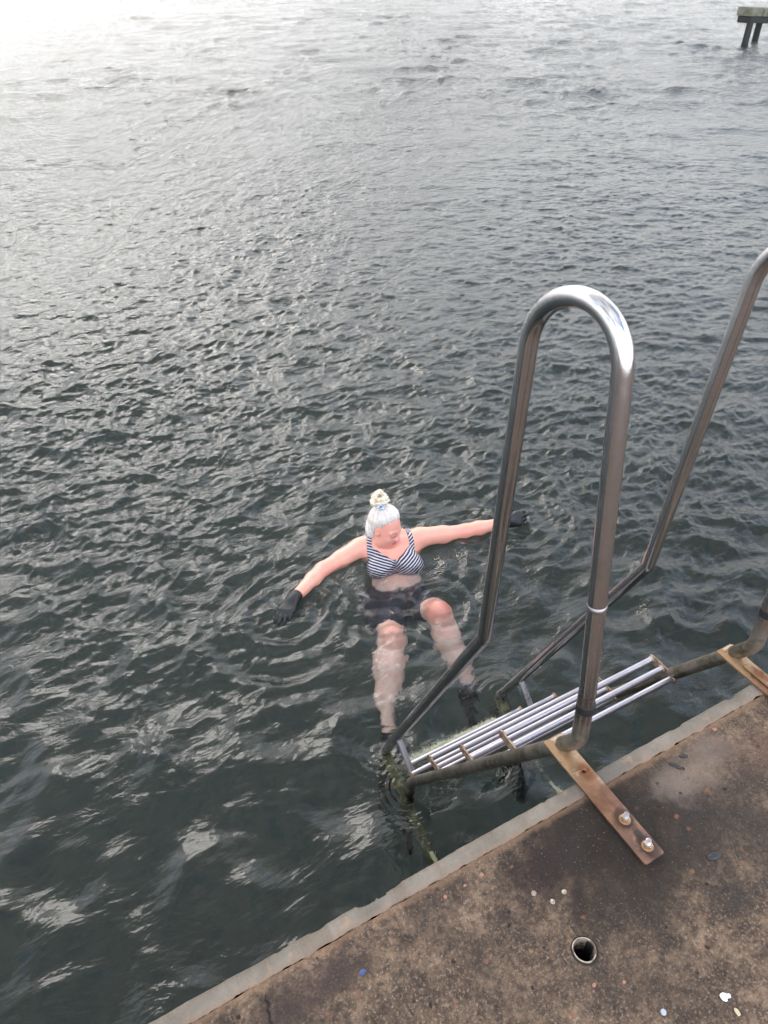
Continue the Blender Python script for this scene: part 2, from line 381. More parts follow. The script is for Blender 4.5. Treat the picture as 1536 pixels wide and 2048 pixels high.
# ------------------------------------------------------------------ quay
def fbm(x, y, z=0, oct_=4, sc_=1.0):
    v = 0; a = 1; f = sc_
    for _ in range(oct_): v += a * mnoise.noise(Vector((x * f, y * f, z))); a *= .5; f *= 2.1
    return v
HOLE = (0.688, -0.314); HR = .0245
def make_quay():
    M = Mat('old concrete deck'); co = M.coord(); xyz = sepz(M, co)
    w = M.noise(co, 3.2, 6, .6, .5); w2 = M.noise(M.coord(loc=(5, 2, 1)), 11, 6, .65, .3); w3 = M.noise(co, 60, 5, .7)
    base = M.mix(M.rng(w2, .32, .68), (.092, .060, .040), (.240, .162, .108))
    w4 = M.noise(M.coord(loc=(9, 1, 0)), 28, 6, .72, .6)
    base = M.mix(M.rng(w4, .36, .60), M.mix(.62, base, (.026, .020, .017)), base)
    base = M.mix(M.rng(w3, .36, .62), M.mix(.60, base, (.024, .018, .015)), base)
    base = M.mix(M.rng(M.noise(co, 150, 4, .75), .50, .70, 0, .8), base, (.30, .225, .165))
    # soot and rust stains round the bracket, a worn pale patch beyond it
    dn = M.math('MULTIPLY', M.math('SUBTRACT', w2, .5), .28)
    def stain(p, s, r0, r1, amt):
        d = M.math('ADD', dist_to(M, co, p, s), dn); return M.rng(d, r0, r1, amt, 0)
    base = M.mix(stain((.93, -.13, 0), (1, 1.25, 0), .09, .40, .95), base, (.011, .009, .0075))
    base = M.mix(stain((.70, -.135, 0), (.9, 2.0, 0), .03, .17, .80), base, (.022, .014, .014))
    base = M.mix(stain((1.17, -.27, 0), (.8, 1, 0), .05, .24, .70), base, (.030, .025, .022))
    base = M.mix(stain((.745, -.235, 0), (1.3, 1.4, 0), .02, .11, .62), base, (.022, .016, .014))
    base = M.mix(stain((.16, -.10, 0), (.8, 2.2, 0), .02, .15, .72), base, (.045, .030, .028))
    base = M.mix(stain((1.24, -.115, 0), (.75, 1.7, 0), .03, .15, .70), base, (.20, .150, .118))
    base = M.mix(stain((1.45, -.16, 0), (.8, 1.7, 0), .02, .14, .60), base, (.09, .052, .040))
    base = M.mix(M.rng(w, .44, .66, 0, .45), base, (.034, .026, .021))
    # exposed aggregate: pale grains, brick-orange chips, black pits
    vd = M.n('ShaderNodeTexVoronoi', {'Vector': co, 'Scale': 230.0, 'Randomness': 1.0}, feature='F1')
    rc = M.n('ShaderNodeSeparateColor', {0: vd.outputs['Color']})
    g_on = M.math('MULTIPLY', M.rng(rc.outputs[0], .84, .93), M.rng(vd.outputs['Distance'], .46, .20))
    gcol = M.mix(rc.outputs[1], (.22, .14, .09), (.28, .225, .165))
    base = M.mix(M.math('MULTIPLY', g_on, M.rng(w4, .35, .65, 0, .36)), base, gcol)
    vo = M.n('ShaderNodeTexVoronoi', {'Vector': M.n('ShaderNodeVectorMath', {0: co, 1: M.n('ShaderNodeVectorMath', {0: M.n('ShaderNodeTexNoise', {'Vector': co, 'Scale': 90.0}).outputs['Color'], 'Scale': .012}, operation='SCALE').outputs[0]}, operation='ADD').outputs[0], 'Scale': 42.0}, feature='F1')
    ro = M.n('ShaderNodeSeparateColor', {0: vo.outputs['Color']})
    o_on = M.math('MULTIPLY', M.rng(ro.outputs[0], .90, .97), M.rng(vo.outputs['Distance'], .30, .12))
    base = M.mix(M.math('MULTIPLY', o_on, .6), base, M.mix(ro.outputs[2], (.22, .085, .05), (.28, .17, .10)))
    pit = M.math('MULTIPLY', M.rng(ro.outputs[1], .90, .95), M.rng(vo.outputs['Distance'], .24, .08))
    base = M.mix(M.math('MULTIPLY', pit, .8), base, (.012, .011, .011))
    # hard rusty-orange line where the deck meets the coping
    edgeo = M.math('ADD', xyz[1], M.math('MULTIPLY', M.math('SUBTRACT', M.noise(co, 24, 5, .6), .5), .035))
    base = M.mix(M.rng(edgeo, -.062, -.046, 0, .42), base, (.25, .15, .09))
    hgt = M.math('ADD', M.math('MULTIPLY', w3, .35), M.math('ADD', M.math('MULTIPLY', w2, .5), M.math('ADD', M.math('MULTIPLY', g_on, .16), M.math('MULTIPLY', pit, -.5))))
    hgt = M.math('ADD', hgt, M.math('MULTIPLY', M.noise(co, 330, 3, .7), .22))
    M.pbr(Base_Color=base, Roughness=M.rng(w2, .3, .7, .62, .95), Normal=M.bump(hgt, .014, 1.0), Specular_IOR_Level=.16)
    # deck grid with the pipe hole left open
    def deck_z(x, y): return .0028 * fbm(x, y, 0, 4, 9) + .0012 * fbm(x, y, 3, 3, 60)
    xs = np.concatenate([np.linspace(-60, -.35, 24)[:-1], np.linspace(-.35, 2.05, 401), np.linspace(2.05, 80, 24)[1:]])
    ys = np.concatenate([np.linspace(-14, -.95, 14)[:-1], np.linspace(-.95, -.042, 152)])
    V = []; F = []; nx = len(xs)
    for y in ys:
        for x in xs:
            inside = -.36 < x < 2.06 and y > -.96
            e = 0
            if y > -.06: e = (y + .06) / .018 * .0
            V.append((x, y, deck_z(x, y) - .001 if inside else -.001))
    V = np.array(V)
    d = np.hypot(V[:, 0] - HOLE[0], V[:, 1] - HOLE[1])
    snap = d < HR + .0055
    for k in np.nonzero(snap)[0]:
        if d[k] > 1e-6:
            s = (HR + .0030) / d[k]
            if d[k] > HR - .002: V[k, 0] = HOLE[0] + (V[k, 0] - HOLE[0]) * s; V[k, 1] = HOLE[1] + (V[k, 1] - HOLE[1]) * s
    for j in range(len(ys) - 1):
        for i in range(nx - 1):
            q = (j * nx + i, j * nx + i + 1, (j + 1) * nx + i + 1, (j + 1) * nx + i)
            if all(d[k] < HR + .0055 for k in q): continue
            F.append(q)
    # crack near the lower left: pull a line of vertices down
    crack = [(.045, -.075), (.052, -.088), (.050, -.10), (.060, -.115), (.058, -.135)]
    mb = MB(); mb.add(V, F)
    mb.build('quay_deck', M.m)
    tag(bpy.data.objects['quay_deck'], 'dark stained concrete deck of the quay', 'pavement', kind='structure')
    C = Mat('black crack'); C.pbr(Base_Color=(.010, .009, .009), Roughness=.95)
    # coping: smooth grey nosing with a broken edge, and the wall under it
    K = Mat('coping concrete'); co = K.coord(); xyz = sepz(K, co)
    a = K.noise(co, 7, 5, .6, .3); b = K.noise(co, 55, 4, .7)
    base = K.mix(K.rng(a, .3, .7), (.105, .086, .064), (.198, .168, .132))
    base = K.mix(K.rng(b, .3, .7, 0, .35), base, (.12, .105, .085))
    base = K.mix(K.rng(K.noise(K.coord(loc=(3, 1, 2)), 16, 5, .65), .56, .70, 0, .6), base, (.30, .18, .11))
    base = K.mix(K.rng(K.math('ADD', xyz[1], K.math('MULTIPLY', b, .014)), -.036, -.018, .8, 0), base, (.19, .120, .078))
    dk = K.math('MULTIPLY', K.rng(K.math('ABSOLUTE', K.math('SUBTRACT', xyz[0], .99)), .03, .16, .65, 0), K.rng(a, .3, .6, .5, 1))
    base = K.mix(dk, base, (.06, .054, .045))
    low = K.rng(xyz[2], -.03, -.16, 0, 1)
    wet = K.mix(K.rng(K.noise(co, 9, 5, .6), .35, .65), (.020, .022, .016), (.052, .050, .038))
    base = K.mix(low, base, K.mix(K.rng(xyz[2], -.25, -.8, 0, 1), (.085, .078, .062), wet))
    st_ = K.noise(K.coord(scale=(1, .25, .25), loc=(2, 0, 0)), 9, 6, .7, .8)
    base = K.mix(K.math('MULTIPLY', K.rng(st_, .50, .66, 0, .55), K.rng(xyz[2], -.06, -.01, 0, 1)), base, (.12, .085, .058))
    sp = K.vor(co, 120, 'F1')
    base = K.mix(K.rng(sp, .16, .10, 0, .5), base, (.05, .04, .035))
    K.pbr(Base_Color=base, Roughness=K.rng(xyz[2], -.3, -.9, .8, .45), Normal=K.bump(K.math('ADD', b, K.math('MULTIPLY', K.noise(co, 220, 3), .4)), .0035, .8))
    V = []; F = []
    prof = [(-.0415, -.004), (-.0385, .0005), (-.030, .0018), (-.012, .0018), (-.005, .0002), (-.0012, -.0035), (0, -.009), (0, -.05), (-.001, -.15), (0, -.45), (.0, -.9), (0.0, -1.3), (0, -2.2), (0, -3.6)]
    xs2 = np.concatenate([np.linspace(-60, -.4, 40)[:-1], np.linspace(-.4, 2.4, 1150), np.linspace(2.4, 80, 60)[1:]])
    chips = [(.335, .030, .008), (.368, .012, .010), (.39, .030, .004), (.12, .008, .002), (.83, .008, .002), (1.28, .02, .003), (1.49, .018, .006), (.21, .02, .003)]
    for x in xs2:
        near = -.4 <= x <= 2.4
        wob = .0014 * fbm(x, 0, 0, 4, 20) + .0022 * fbm(x, 0, 7, 2, 4) if near else 0
        chip = sum(c[2] * max(0, 1 - ((x - c[0]) / c[1]) ** 2) ** .7 for c in chips) if near else 0
        chip *= 1 + .5 * mnoise.noise(Vector((x * 160, 0, 5)))
        inn = .0065 * fbm(x, 9, 2, 4, 26) if near else 0
        for k, (y, z) in enumerate(prof):
            yy, zz = y, z
            if k in (0, 1, 2): yy += inn * (1 if k < 2 else .5)
            if k >= 3: yy += wob
            if k in (4, 5, 6): yy -= chip; zz -= chip * .25 + (.002 if k == 6 else 0)
            if k == 7 and near: yy += .002 * fbm(x, 3, 1, 3, 12)
            V.append((x, yy, zz))
    n = len(prof)
    for i in range(len(xs2) - 1):
        for k in range(n - 1): F.append((i * n + k, (i + 1) * n + k, (i + 1) * n + k + 1, i * n + k + 1))
    mb = MB(); mb.add(V, F)
    o = mb.build('quay_wall', K.m); sharp(o, 50)
    tag(o, 'pale weathered concrete coping and dark wet wall of the quay', 'wall')
    return M, K


# ------------------------------------------------------------------ metals
XL, LW = .9682, .6476
def steel(name, rough=.2, base=(.60, .57, .55), rust=0.0, aged=0, spots=True):
    M = Mat(name); co = M.coord(); xyz = sepz(M, co)
    n1 = M.noise(co, 14, 5, .6, .2); n2 = M.noise(M.coord(scale=(1, 1, .06)), 260, 3, .6)
    col = M.mix(M.rng(n1, .35, .7), base, tuple(c * .80 for c in base))
    ro = M.math('ADD', M.rng(n1, .3, .7, rough * .75, rough * 1.4), M.math('MULTIPLY', M.math('SUBTRACT', n2, .5), .10))
    met = 1.0
    # dried salt spots
    sp = M.vor(co, 95, 'F1'); sel = M.rng(M.noise(co, 22, 2), .58, .66)
    spot = M.math('MULTIPLY', M.rng(sp, .16, .08, 0, .55), sel)
    if spots: col = M.mix(M.math('MULTIPLY', spot, .5), col, (.75, .74, .76))
    if aged:
        # salt film and weathering low on the frame, olive brown
        f = M.rng(M.math('ADD', xyz[2], M.math('MULTIPLY', n1, .12)), .26, .17, 0, 1) if aged == 2 else M.rng(M.math('ADD', xyz[2], M.math('MULTIPLY', n1, .5)), -.3, -.9, 0, .25)
        f = M.math('MULTIPLY', f, M.rng(M.noise(co, 38, 5, .65), .25, .6, .6, 1.0))
        col = M.mix(f, col, M.mix(M.rng(n1, .4, .62), (.115, .097, .066), (.215, .190, .150)))
        ro = M.math('ADD', ro, M.math('MULTIPLY', f, .15)); met = M.rng(f, 0, 1, 1.0, .75, False)
        g = M.rng(xyz[2], WL + .06, WL - .04, 0, 1)
        col = M.mix(g, col, M.mix(M.rng(M.noise(co, 45, 5, .7), .4, .6), (.012, .013, .008), (.05, .05, .022)))
        met = M.math('MULTIPLY', met, M.rng(g, 0, 1, 1, 0)); ro = M.math('MAXIMUM', ro, M.math('MULTIPLY', g, .8))
    M.pbr(Base_Color=col, Metallic=met, Roughness=ro, Normal=M.bump(M.math('ADD', n1, M.math('MULTIPLY', n2, .05)), .0012, .35 if spots else .08))
    return M.m
def rusty(name):
    M = Mat(name); co = M.coord(); xyz = sepz(M, co)
    n = M.noise(co, 16, 6, .62, .7); n2 = M.noise(M.coord(scale=(1, .75, 1), loc=(4, 4, 4)), 30, 6, .62, .5); n3 = M.noise(co, 130, 3, .6)
    col = M.mix(M.rng(n, .36, .64), (.235, .125, .072), (.135, .066, .040))
    col = M.mix(M.math('MULTIPLY', M.rng(M.math('ADD', xyz[1], M.math('MULTIPLY', M.math('SUBTRACT', n, .5), .12)), -.06, .06, 0, 1), .65), col, (.38, .25, .135))
    col = M.mix(M.rng(M.math('ADD', xyz[1], M.math('MULTIPLY', M.math('SUBTRACT', n2, .5), .10)), -.10, -.20, 0, .55), col, (.155, .095, .075))
    col = M.mix(M.rng(n2, .56, .74, 0, .45), col, (.50, .40, .31))
    col = M.mix(M.rng(n2, .42, .30, 0, .6), col, (.135, .075, .058))
    for xx in (.963 - XL - LW / 2, 1.611 - XL - LW / 2):
        for yy in (-.139, -.214):
            d = M.math('ADD', dist_to(M, co, (xx, yy, .012), (1.0, .8, 0)), M.math('MULTIPLY', M.math('SUBTRACT', n2, .5), .030))
            col = M.mix(M.rng(d, .017, .032, .88, 0), col, (.055, .030, .022))
        d = M.math('ADD', dist_to(M, co, (xx + .004, .008, .01), (1, .8, 0)), M.math('MULTIPLY', M.math('SUBTRACT', n, .5), .03))
        col = M.mix(M.rng(d, .010, .028, .85, 0), col, (.15, .050, .018))
        d = M.math('ADD', dist_to(M, co, (xx + .003, -.182, .01), (1.2, .55, 0)), M.math('MULTIPLY', M.math('SUBTRACT', n2, .5), .04))
        col = M.mix(M.rng(d, .006, .018, .85, 0), col, (.04, .030, .026))
    M.pbr(Base_Color=col, Metallic=M.rng(n2, .3, .7, .5, .8), Roughness=M.rng(n3, .3, .7, .30, .50), Normal=M.bump(M.math('ADD', n, M.math('MULTIPLY', n3, .3)), .0022, .6))
    return M.m

# ------------------------------------------------------------------ ladder
XL, LW = .9682, .6476
T1 = np.array([.171, 1.059]); T2 = np.array([.439, 1.007]); KN = np.array([.466, .069]); EN = np.array([1.063, WL])
BP = np.array([.050, .140]); ST = np.array([.837, -1.216])
TREADS = [(-.255, .291), (-.57, .478), (-.885, .670), (-1.19, .853), (-1.60, 1.06)]
def make_ladder():
    S = steel('polished stainless tube', .17, (.60, .59, .60), aged=1)
    S2 = steel('weathered stainless tube', .24, (.46, .42, .38), aged=2)
    ST_ = steel('bright tread tube', .33, (.53, .50, .525), spots=False)
    RU = rusty('rust stained flat bar')
    W_ = Mat('weld'); c = W_.coord(); W_.pbr(Base_Color=W_.mix(W_.noise(c, 80, 4), (.34, .22, .13), (.55, .47, .40)), Metallic=.5, Roughness=.55, Normal=W_.bump(W_.noise(c, 200, 3), .002, 1))
    RB = Mat('black rubber'); RB.pbr(Base_Color=(.010, .010, .011), Roughness=.5)
    MO = Mat('algae'); c = MO.coord(); MO.pbr(Base_Color=MO.mix(MO.rng(MO.noise(c, 30, 5, .7), .35, .65), (.012, .014, .008), (.085, .09, .035)), Roughness=.9, Normal=MO.bump(MO.noise(c, 90, 4, .7), .006, 1))
    OL = Mat('olive slime'); c = OL.coord(); OL.pbr(Base_Color=OL.mix(OL.rng(OL.noise(c, 22, 5, .7), .36, .62), (.045, .048, .020), (.165, .165, .075)), Roughness=.8, Normal=OL.bump(OL.noise(c, 80, 4, .7), .006, 1))
    PY = Mat('pale slime'); c = PY.coord(); PY.pbr(Base_Color=PY.mix(PY.noise(c, 30, 4), (.35, .36, .18), (.68, .66, .42)), Roughness=.7)
    FZ = Mat('pale weed'); c = FZ.coord(); FZ.pbr(Base_Color=FZ.mix(FZ.noise(c, 40, 3), (.34, .36, .22), (.74, .74, .60)), Roughness=.8)
    root = thing('swim_ladder', 'stainless steel swimming ladder with looped handrails and tube treads going down into the water', 'ladder', (XL + LW / 2, 0, 0))
    r0 = .0212
    a_ = np.array([.133, .99]); b_ = np.array([-.029, 1.])
    rs = random.Random(4)
    for side, x0 in enumerate((XL, XL + LW)):
        lean = 0.0 if side == 0 else .040
        def P(y, z): return (x0 + lean * max(0, z - .07) / .95, y, z)
        kk = .166
        loop = []
        for t in np.linspace(0, 1, 29):
            q = (1 - t) ** 3 * T1 + 3 * t * (1 - t) ** 2 * (T1 + a_ * kk) + 3 * t * t * (1 - t) * (T2 + b_ * kk) + t ** 3 * T2
            loop.append(P(*q))
        post0 = [P(.0645, .262)]
        down = fillet([P(*T2), P(*KN), P(*(EN + (EN - KN) * -.02)), ], .045, 8)
        drop = fillet([P(*KN + (EN - KN) * .5), P(*EN), P(1.075, WL - .10), P(1.06, WL - .75)], .05, 6)
        path = post0 + [P(*(np.array([.0645, .262]) + (T1 - np.array([.0645, .262])) * t)) for t in (.25, .5, .75)] + loop + down[1:-1] + drop[1:]
        MB().sweep(path, r0, 28).build('handrail', S, root, auto=60)
        # stringer: elbow under the post, straight run to the water, then upright leg
        run = fillet([P(.0645, .262), P(.052, .088), P(*ST), P(.848, WL - .16), P(.845, WL - .80)], [0, .085, .09, .06, 0], 12)
        MB().sweep(run, r0, 28).build('stringer', S2, root, auto=60)
        b = MB(); b.sweep([P(.0580, .205), P(.0598, .228)], r0 + .0022, 28); b.build('rubber_band', RB.m, root, auto=50)
        if side == 0:
            # welded sleeve joint on the near post
            y5 = .0645 + (T1[0] - .0645) * (.525 - .262) / (T1[1] - .262)
            pts = []; rr = []
            for k in range(9):
                t = k / 8; z = .518 + .014 * t; pts.append(P(y5 + (z - .525) * .134, z)); rr.append(r0 + -.0002 + .0020 * math.sin(math.pi * t))
            MB().sweep(pts, rr, 28).build('weld_ring', steel('ground weld', .42, (.40, .37, .38)), root)
        # short brace between outer leg and stringer
        p0 = KN + (EN - KN) * .815
        MB().sweep([P(*p0), P(.832, -1.125)], .0135, 20).build('brace', ST_, root, auto=60)
        # lower brace back to the wall, and weed on the parts in the water
        MB().sweep([P(1.072, WL - .035), P(.70, WL - .305), P(.02, WL - .80)], [.026, .025, .022], 16).build('wall_brace', OL.m, root)
        MB().sweep([P(.66, WL - .30), P(.30, WL - .31), P(.005, WL - .31)], .0125, 16).build('wall_stay', PY.m, root)
        # weed clots on the legs
        mb = MB(); mc = MB()
        for k in range(12):
            t = rs.random(); z = WL - .02 - .5 * t; y = .846 + rs.uniform(-.02, .02)
            mb.lathe((x0 + rs.uniform(-.02, .02), y, z), (rs.uniform(-.5, .5), rs.uniform(-.5, .5), 1), [(.004, -.03), (.018 + rs.random() * .010, -.012), (.020, .008), (.005, .03)], 9)
            mc.lathe((x0 + rs.uniform(-.015, .015), 1.075 + rs.uniform(-.015, .015), WL - .06 - .5 * t), (rs.uniform(-.5, .5), 0, 1), [(.003, -.03), (.016, -.01), (.018, .008), (.004, .03)], 9)
        tag(mb.build('weed_growth', MO.m, root), kind='stuff'); tag(mc.build('weed_growth', MO.m, root), kind='stuff')
        mb = MB()
        for k in range(90):
            base = np.array(rs.choice([(x0, .846 - rs.random() * .8, 0), (x0, 1.07, -rs.random() * .4), (x0, .846, -rs.random() * .5)]))
            if base[1] < .84: base[2] = -.22 - (.846 - base[1]) * .22
            base[2] += WL
            dd = np.array([rs.gauss(0, 1), rs.gauss(0, 1), rs.gauss(-.2, .6)]); dd /= np.linalg.norm(dd)
            ln = rs.uniform(.012, .03)
            p = [base + dd * .012, base + dd * (.012 + ln * .5) + np.array([rs.gauss(0, .004), 0, -.003]), base + dd * (.012 + ln) + np.array([0, 0, -.010])]
            mb.sweep(p, [.0014, .0011, .0004], 4)
        tag(mb.build('weed_fringe', FZ.m, root), kind='stuff')
    # treads: three tubes welded to an oval end plate on each stringer
    Y3 = lambda yc: (yc + .046, yc, yc - .046)
    PL = steel('tread end plate', .38, (.50, .42, .36)); 
    rst = Mat('rusty end plate'); c = rst.coord(); rst.pbr(Base_Color=rst.mix(rst.rng(rst.noise(c, 60, 5), .35, .65), (.20, .115, .065), (.42, .32, .24)), Metallic=.45, Roughness=.5, Normal=rst.bump(rst.noise(c, 150, 3), .001, 1))
    for ti, (z, yc) in enumerate(TREADS):
        mb = MB()
        xa, xb = XL + .010, XL + LW - .010
        for yy in Y3(yc):
            mb.sweep([(xa, yy, z), ((xa + xb) / 2, yy, z), (xb, yy, z)], .0108, 20)
        tr = mb.build('tread', ST_ if ti < 4 else MO.m, root, auto=60)
        for x0, s in ((XL, 1), (XL + LW, -1)):
            m2 = MB(); ring = []
            for k in range(40):
                th = 2 * math.pi * k / 40
                cx = .046 * (1 if math.cos(th) > 0 else -1) * (1 if abs(math.cos(th)) > .12 else 0)
                ring.append((x0 + s * .008, yc + cx + .0165 * math.cos(th), z + .0165 * math.sin(th)))
            m2.prism(ring, (1, 0, 0), s * .005)
            m2.build('end_plate', rst.m, tr, smooth=False, bevel=.0008)
            for yy in Y3(yc):
                pass
            m3 = MB()
            for yy in Y3(yc):
                m3.lathe((x0 + s * .0131, yy, z), (s, 0, 0), [(.0135, 0), (.0142, .0016), (.0118, .0042), (.0107, .006)], 18)
            m3.build('weld_bead', W_.m, tr)
    # weed fringe on the drowned tread, seen through the water beyond the last dry one
    mb = MB(); z, yc = TREADS[-1]
    for k in range(500):
        x = rs.uniform(XL, XL + LW * .78); t = (x - XL) / LW
        y0 = yc + rs.uniform(-.05, .06)
        dd = np.array([rs.gauss(.1, .5), rs.gauss(.9, .6), rs.gauss(.5, .5)]); dd /= np.linalg.norm(dd)
        ln = rs.uniform(.015, .045) * (1 - .4 * t); zz = z + .02
        p0 = np.array([x, y0, zz]); mb.sweep([p0, p0 + dd * ln * .5 + np.array([rs.gauss(0, .003), 0, 0]), p0 + dd * ln], [.0010, .0008, .0003], 3, cap=False)
    tag(mb.build('weed_fringe', FZ.m, root), kind='stuff')
    mb = MB()
    for k in range(3200):
        x = XL + .02 + LW * .75 * rs.random() ** .8
        p0 = np.array([x, .900 + rs.uniform(-.004, .008), -1.193 + rs.uniform(-.006, .002)]); dd = np.array([rs.gauss(.15, .4), abs(rs.gauss(.8, .4)), rs.gauss(-.35, .35)]); dd /= np.linalg.norm(dd)
        ln = rs.uniform(.012, .048) * (1.15 - .6 * (x - XL) / LW)
        mb.sweep([p0, p0 + dd * ln * .6, p0 + dd * ln + np.array([0, 0, -.004])], [.0008, .0007, .0002], 3, cap=False)
    tag(mb.build('weed_fringe', FZ.m, root), kind='stuff')
    # brackets
    NUT = steel('bolt steel', .3, (.52, .40, .28)); SB_ = steel('stud steel', .45, (.36, .33, .32)); BR = Mat('brass coloured washer'); c = BR.coord(); BR.pbr(Base_Color=BR.mix(BR.noise(c, 90, 4), (.25, .13, .06), (.46, .33, .22)), Metallic=.7, Roughness=.42)
    for bi, bx in enumerate((.9575, .9575 + LW)):
        hw = .0300; n = 60
        V = []; F = []
        ys = np.concatenate([np.linspace(.128, -.238, n - 8)[:-1], np.linspace(-.238, -.245, 9)])
        rows = []
        for i, y in enumerate(ys):
            w = hw + .0006 * fbm(bx * 3, y, 0, 3, 40)
            wl = hw + .0006 * fbm(bx * 3, y, 5, 3, 40)
            zt = .0115 + (.010 if y > .0 else 0) * 0 + .0016 * max(0, (y - .02) / .1)
            if y < -.2385: w -= .0045 * ((-.2385 - y) / .0065) ** 2; wl -= .006 * ((-.2385 - y) / .0065) ** 2
            rows.append([(bx - wl, y, zt - .0065), (bx - wl, y, zt - .0008), (bx - wl + .0012, y, zt), (bx + w - .0012, y, zt), (bx + w, y, zt - .0008), (bx + w, y, zt - .0065)])
        for r_ in rows: V += r_
        for i in range(n - 1):
            for k in range(6):
                k2 = (k + 1) % 6; F.append((i * 6 + k, (i + 1) * 6 + k, (i + 1) * 6 + k2, i * 6 + k2))
        F.append((0, 1, 2, 3, 4, 5)); F.append(tuple((n - 1) * 6 + k for k in range(6))[::-1])
        mb = MB(); mb.add(V, F); br = mb.build('bracket', RU, root, auto=40)
        # bolt hole in the overhang: cut with a boolean
        cut = MB().lathe((.963 + (LW if bi else 0), .009, -.02), (0, 0, 1), [(.0058, 0), (.0058, .06)], 20)
        co_ = cut.build('hole_cutter', RU)
        bo = br.modifiers.new('hole', 'BOOLEAN'); bo.operation = 'DIFFERENCE'; bo.object = co_; bo.solver = 'EXACT'
        bpy.context.view_layer.update()
        dg = bpy.context.evaluated_depsgraph_get(); me2 = bpy.data.meshes.new_from_object(br.evaluated_get(dg))
        br.modifiers.clear(); br.data = me2; bpy.data.objects.remove(co_)
        # weld to the stringer
        xs_ = XL + (LW if bi else 0)
        mb = MB()
        p = [(xs_ - .020 + .04 * t + .002 * rs.gauss(0, 1), .122 - .006 * math.sin(3 * t), .012 + .004 * math.sin(math.pi * t)) for t in np.linspace(0, 1, 9)]
        mb.sweep(p, [.003 + .004 * math.sin(math.pi * t) + .0008 * rs.random() for t in np.linspace(0, 1, 9)], 10); mb.build('weld_bead', W_.m, br)
        # packing pad that carries the tube on the bar
        mb = MB().lathe((xs_, .106, .006), (0, 0, 1), [(.019, 0), (.021, .006), (.017, .012), (.010, .016)], 20); mb.build('saddle', rst.m, br)
        for yy in (-.139, -.214):
            pass
            q = (.963 + (LW if bi else 0), yy, .0114)
            lean = (rs.uniform(-.08, .08), rs.uniform(-.08, .08), 1)
            mb = MB().lathe(q, (0, 0, 1), [(.0140, 0), (.0144, .0006), (.0140, .0022), (.0075, .0023)], 28)
            w = mb.build('washer', BR.m, br, auto=40)
            mb = MB(); ring = [(q[0] + .0104 * math.cos(math.radians(60 * k + 15)), q[1] + .0104 * math.sin(math.radians(60 * k + 15)), q[2] + .0022) for k in range(6)]
            mb.prism(ring, (0, 0, 1), .0085); mb.build('nut', NUT, br, smooth=False, bevel=.0009)
            prof = []
            for k in range(26): prof.append((.0058 + (.0007 if k % 2 else 0), .004 + k * .00070 + .004))
            prof += [(.0050, .0262), (.0026, .0268)]
            mb = MB().lathe(q, lean, prof, 18); mb.build('threaded_stud', SB_, br, auto=60)
        if bi == 1:
            # second slim bar laid on the far bracket
            mb = MB(); z0 = .0135
            ring = [(bx - .008, .050, z0), (bx - .012, .044, z0), (bx - .012, -.10, z0), (bx + .012, -.10, z0), (bx + .012, .044, z0), (bx + .008, .050, z0)]
            mb.prism(ring, (0, 0, 1), .006); mb.build('clamp_bar', RU, br, smooth=False, bevel=.0015)
    return root

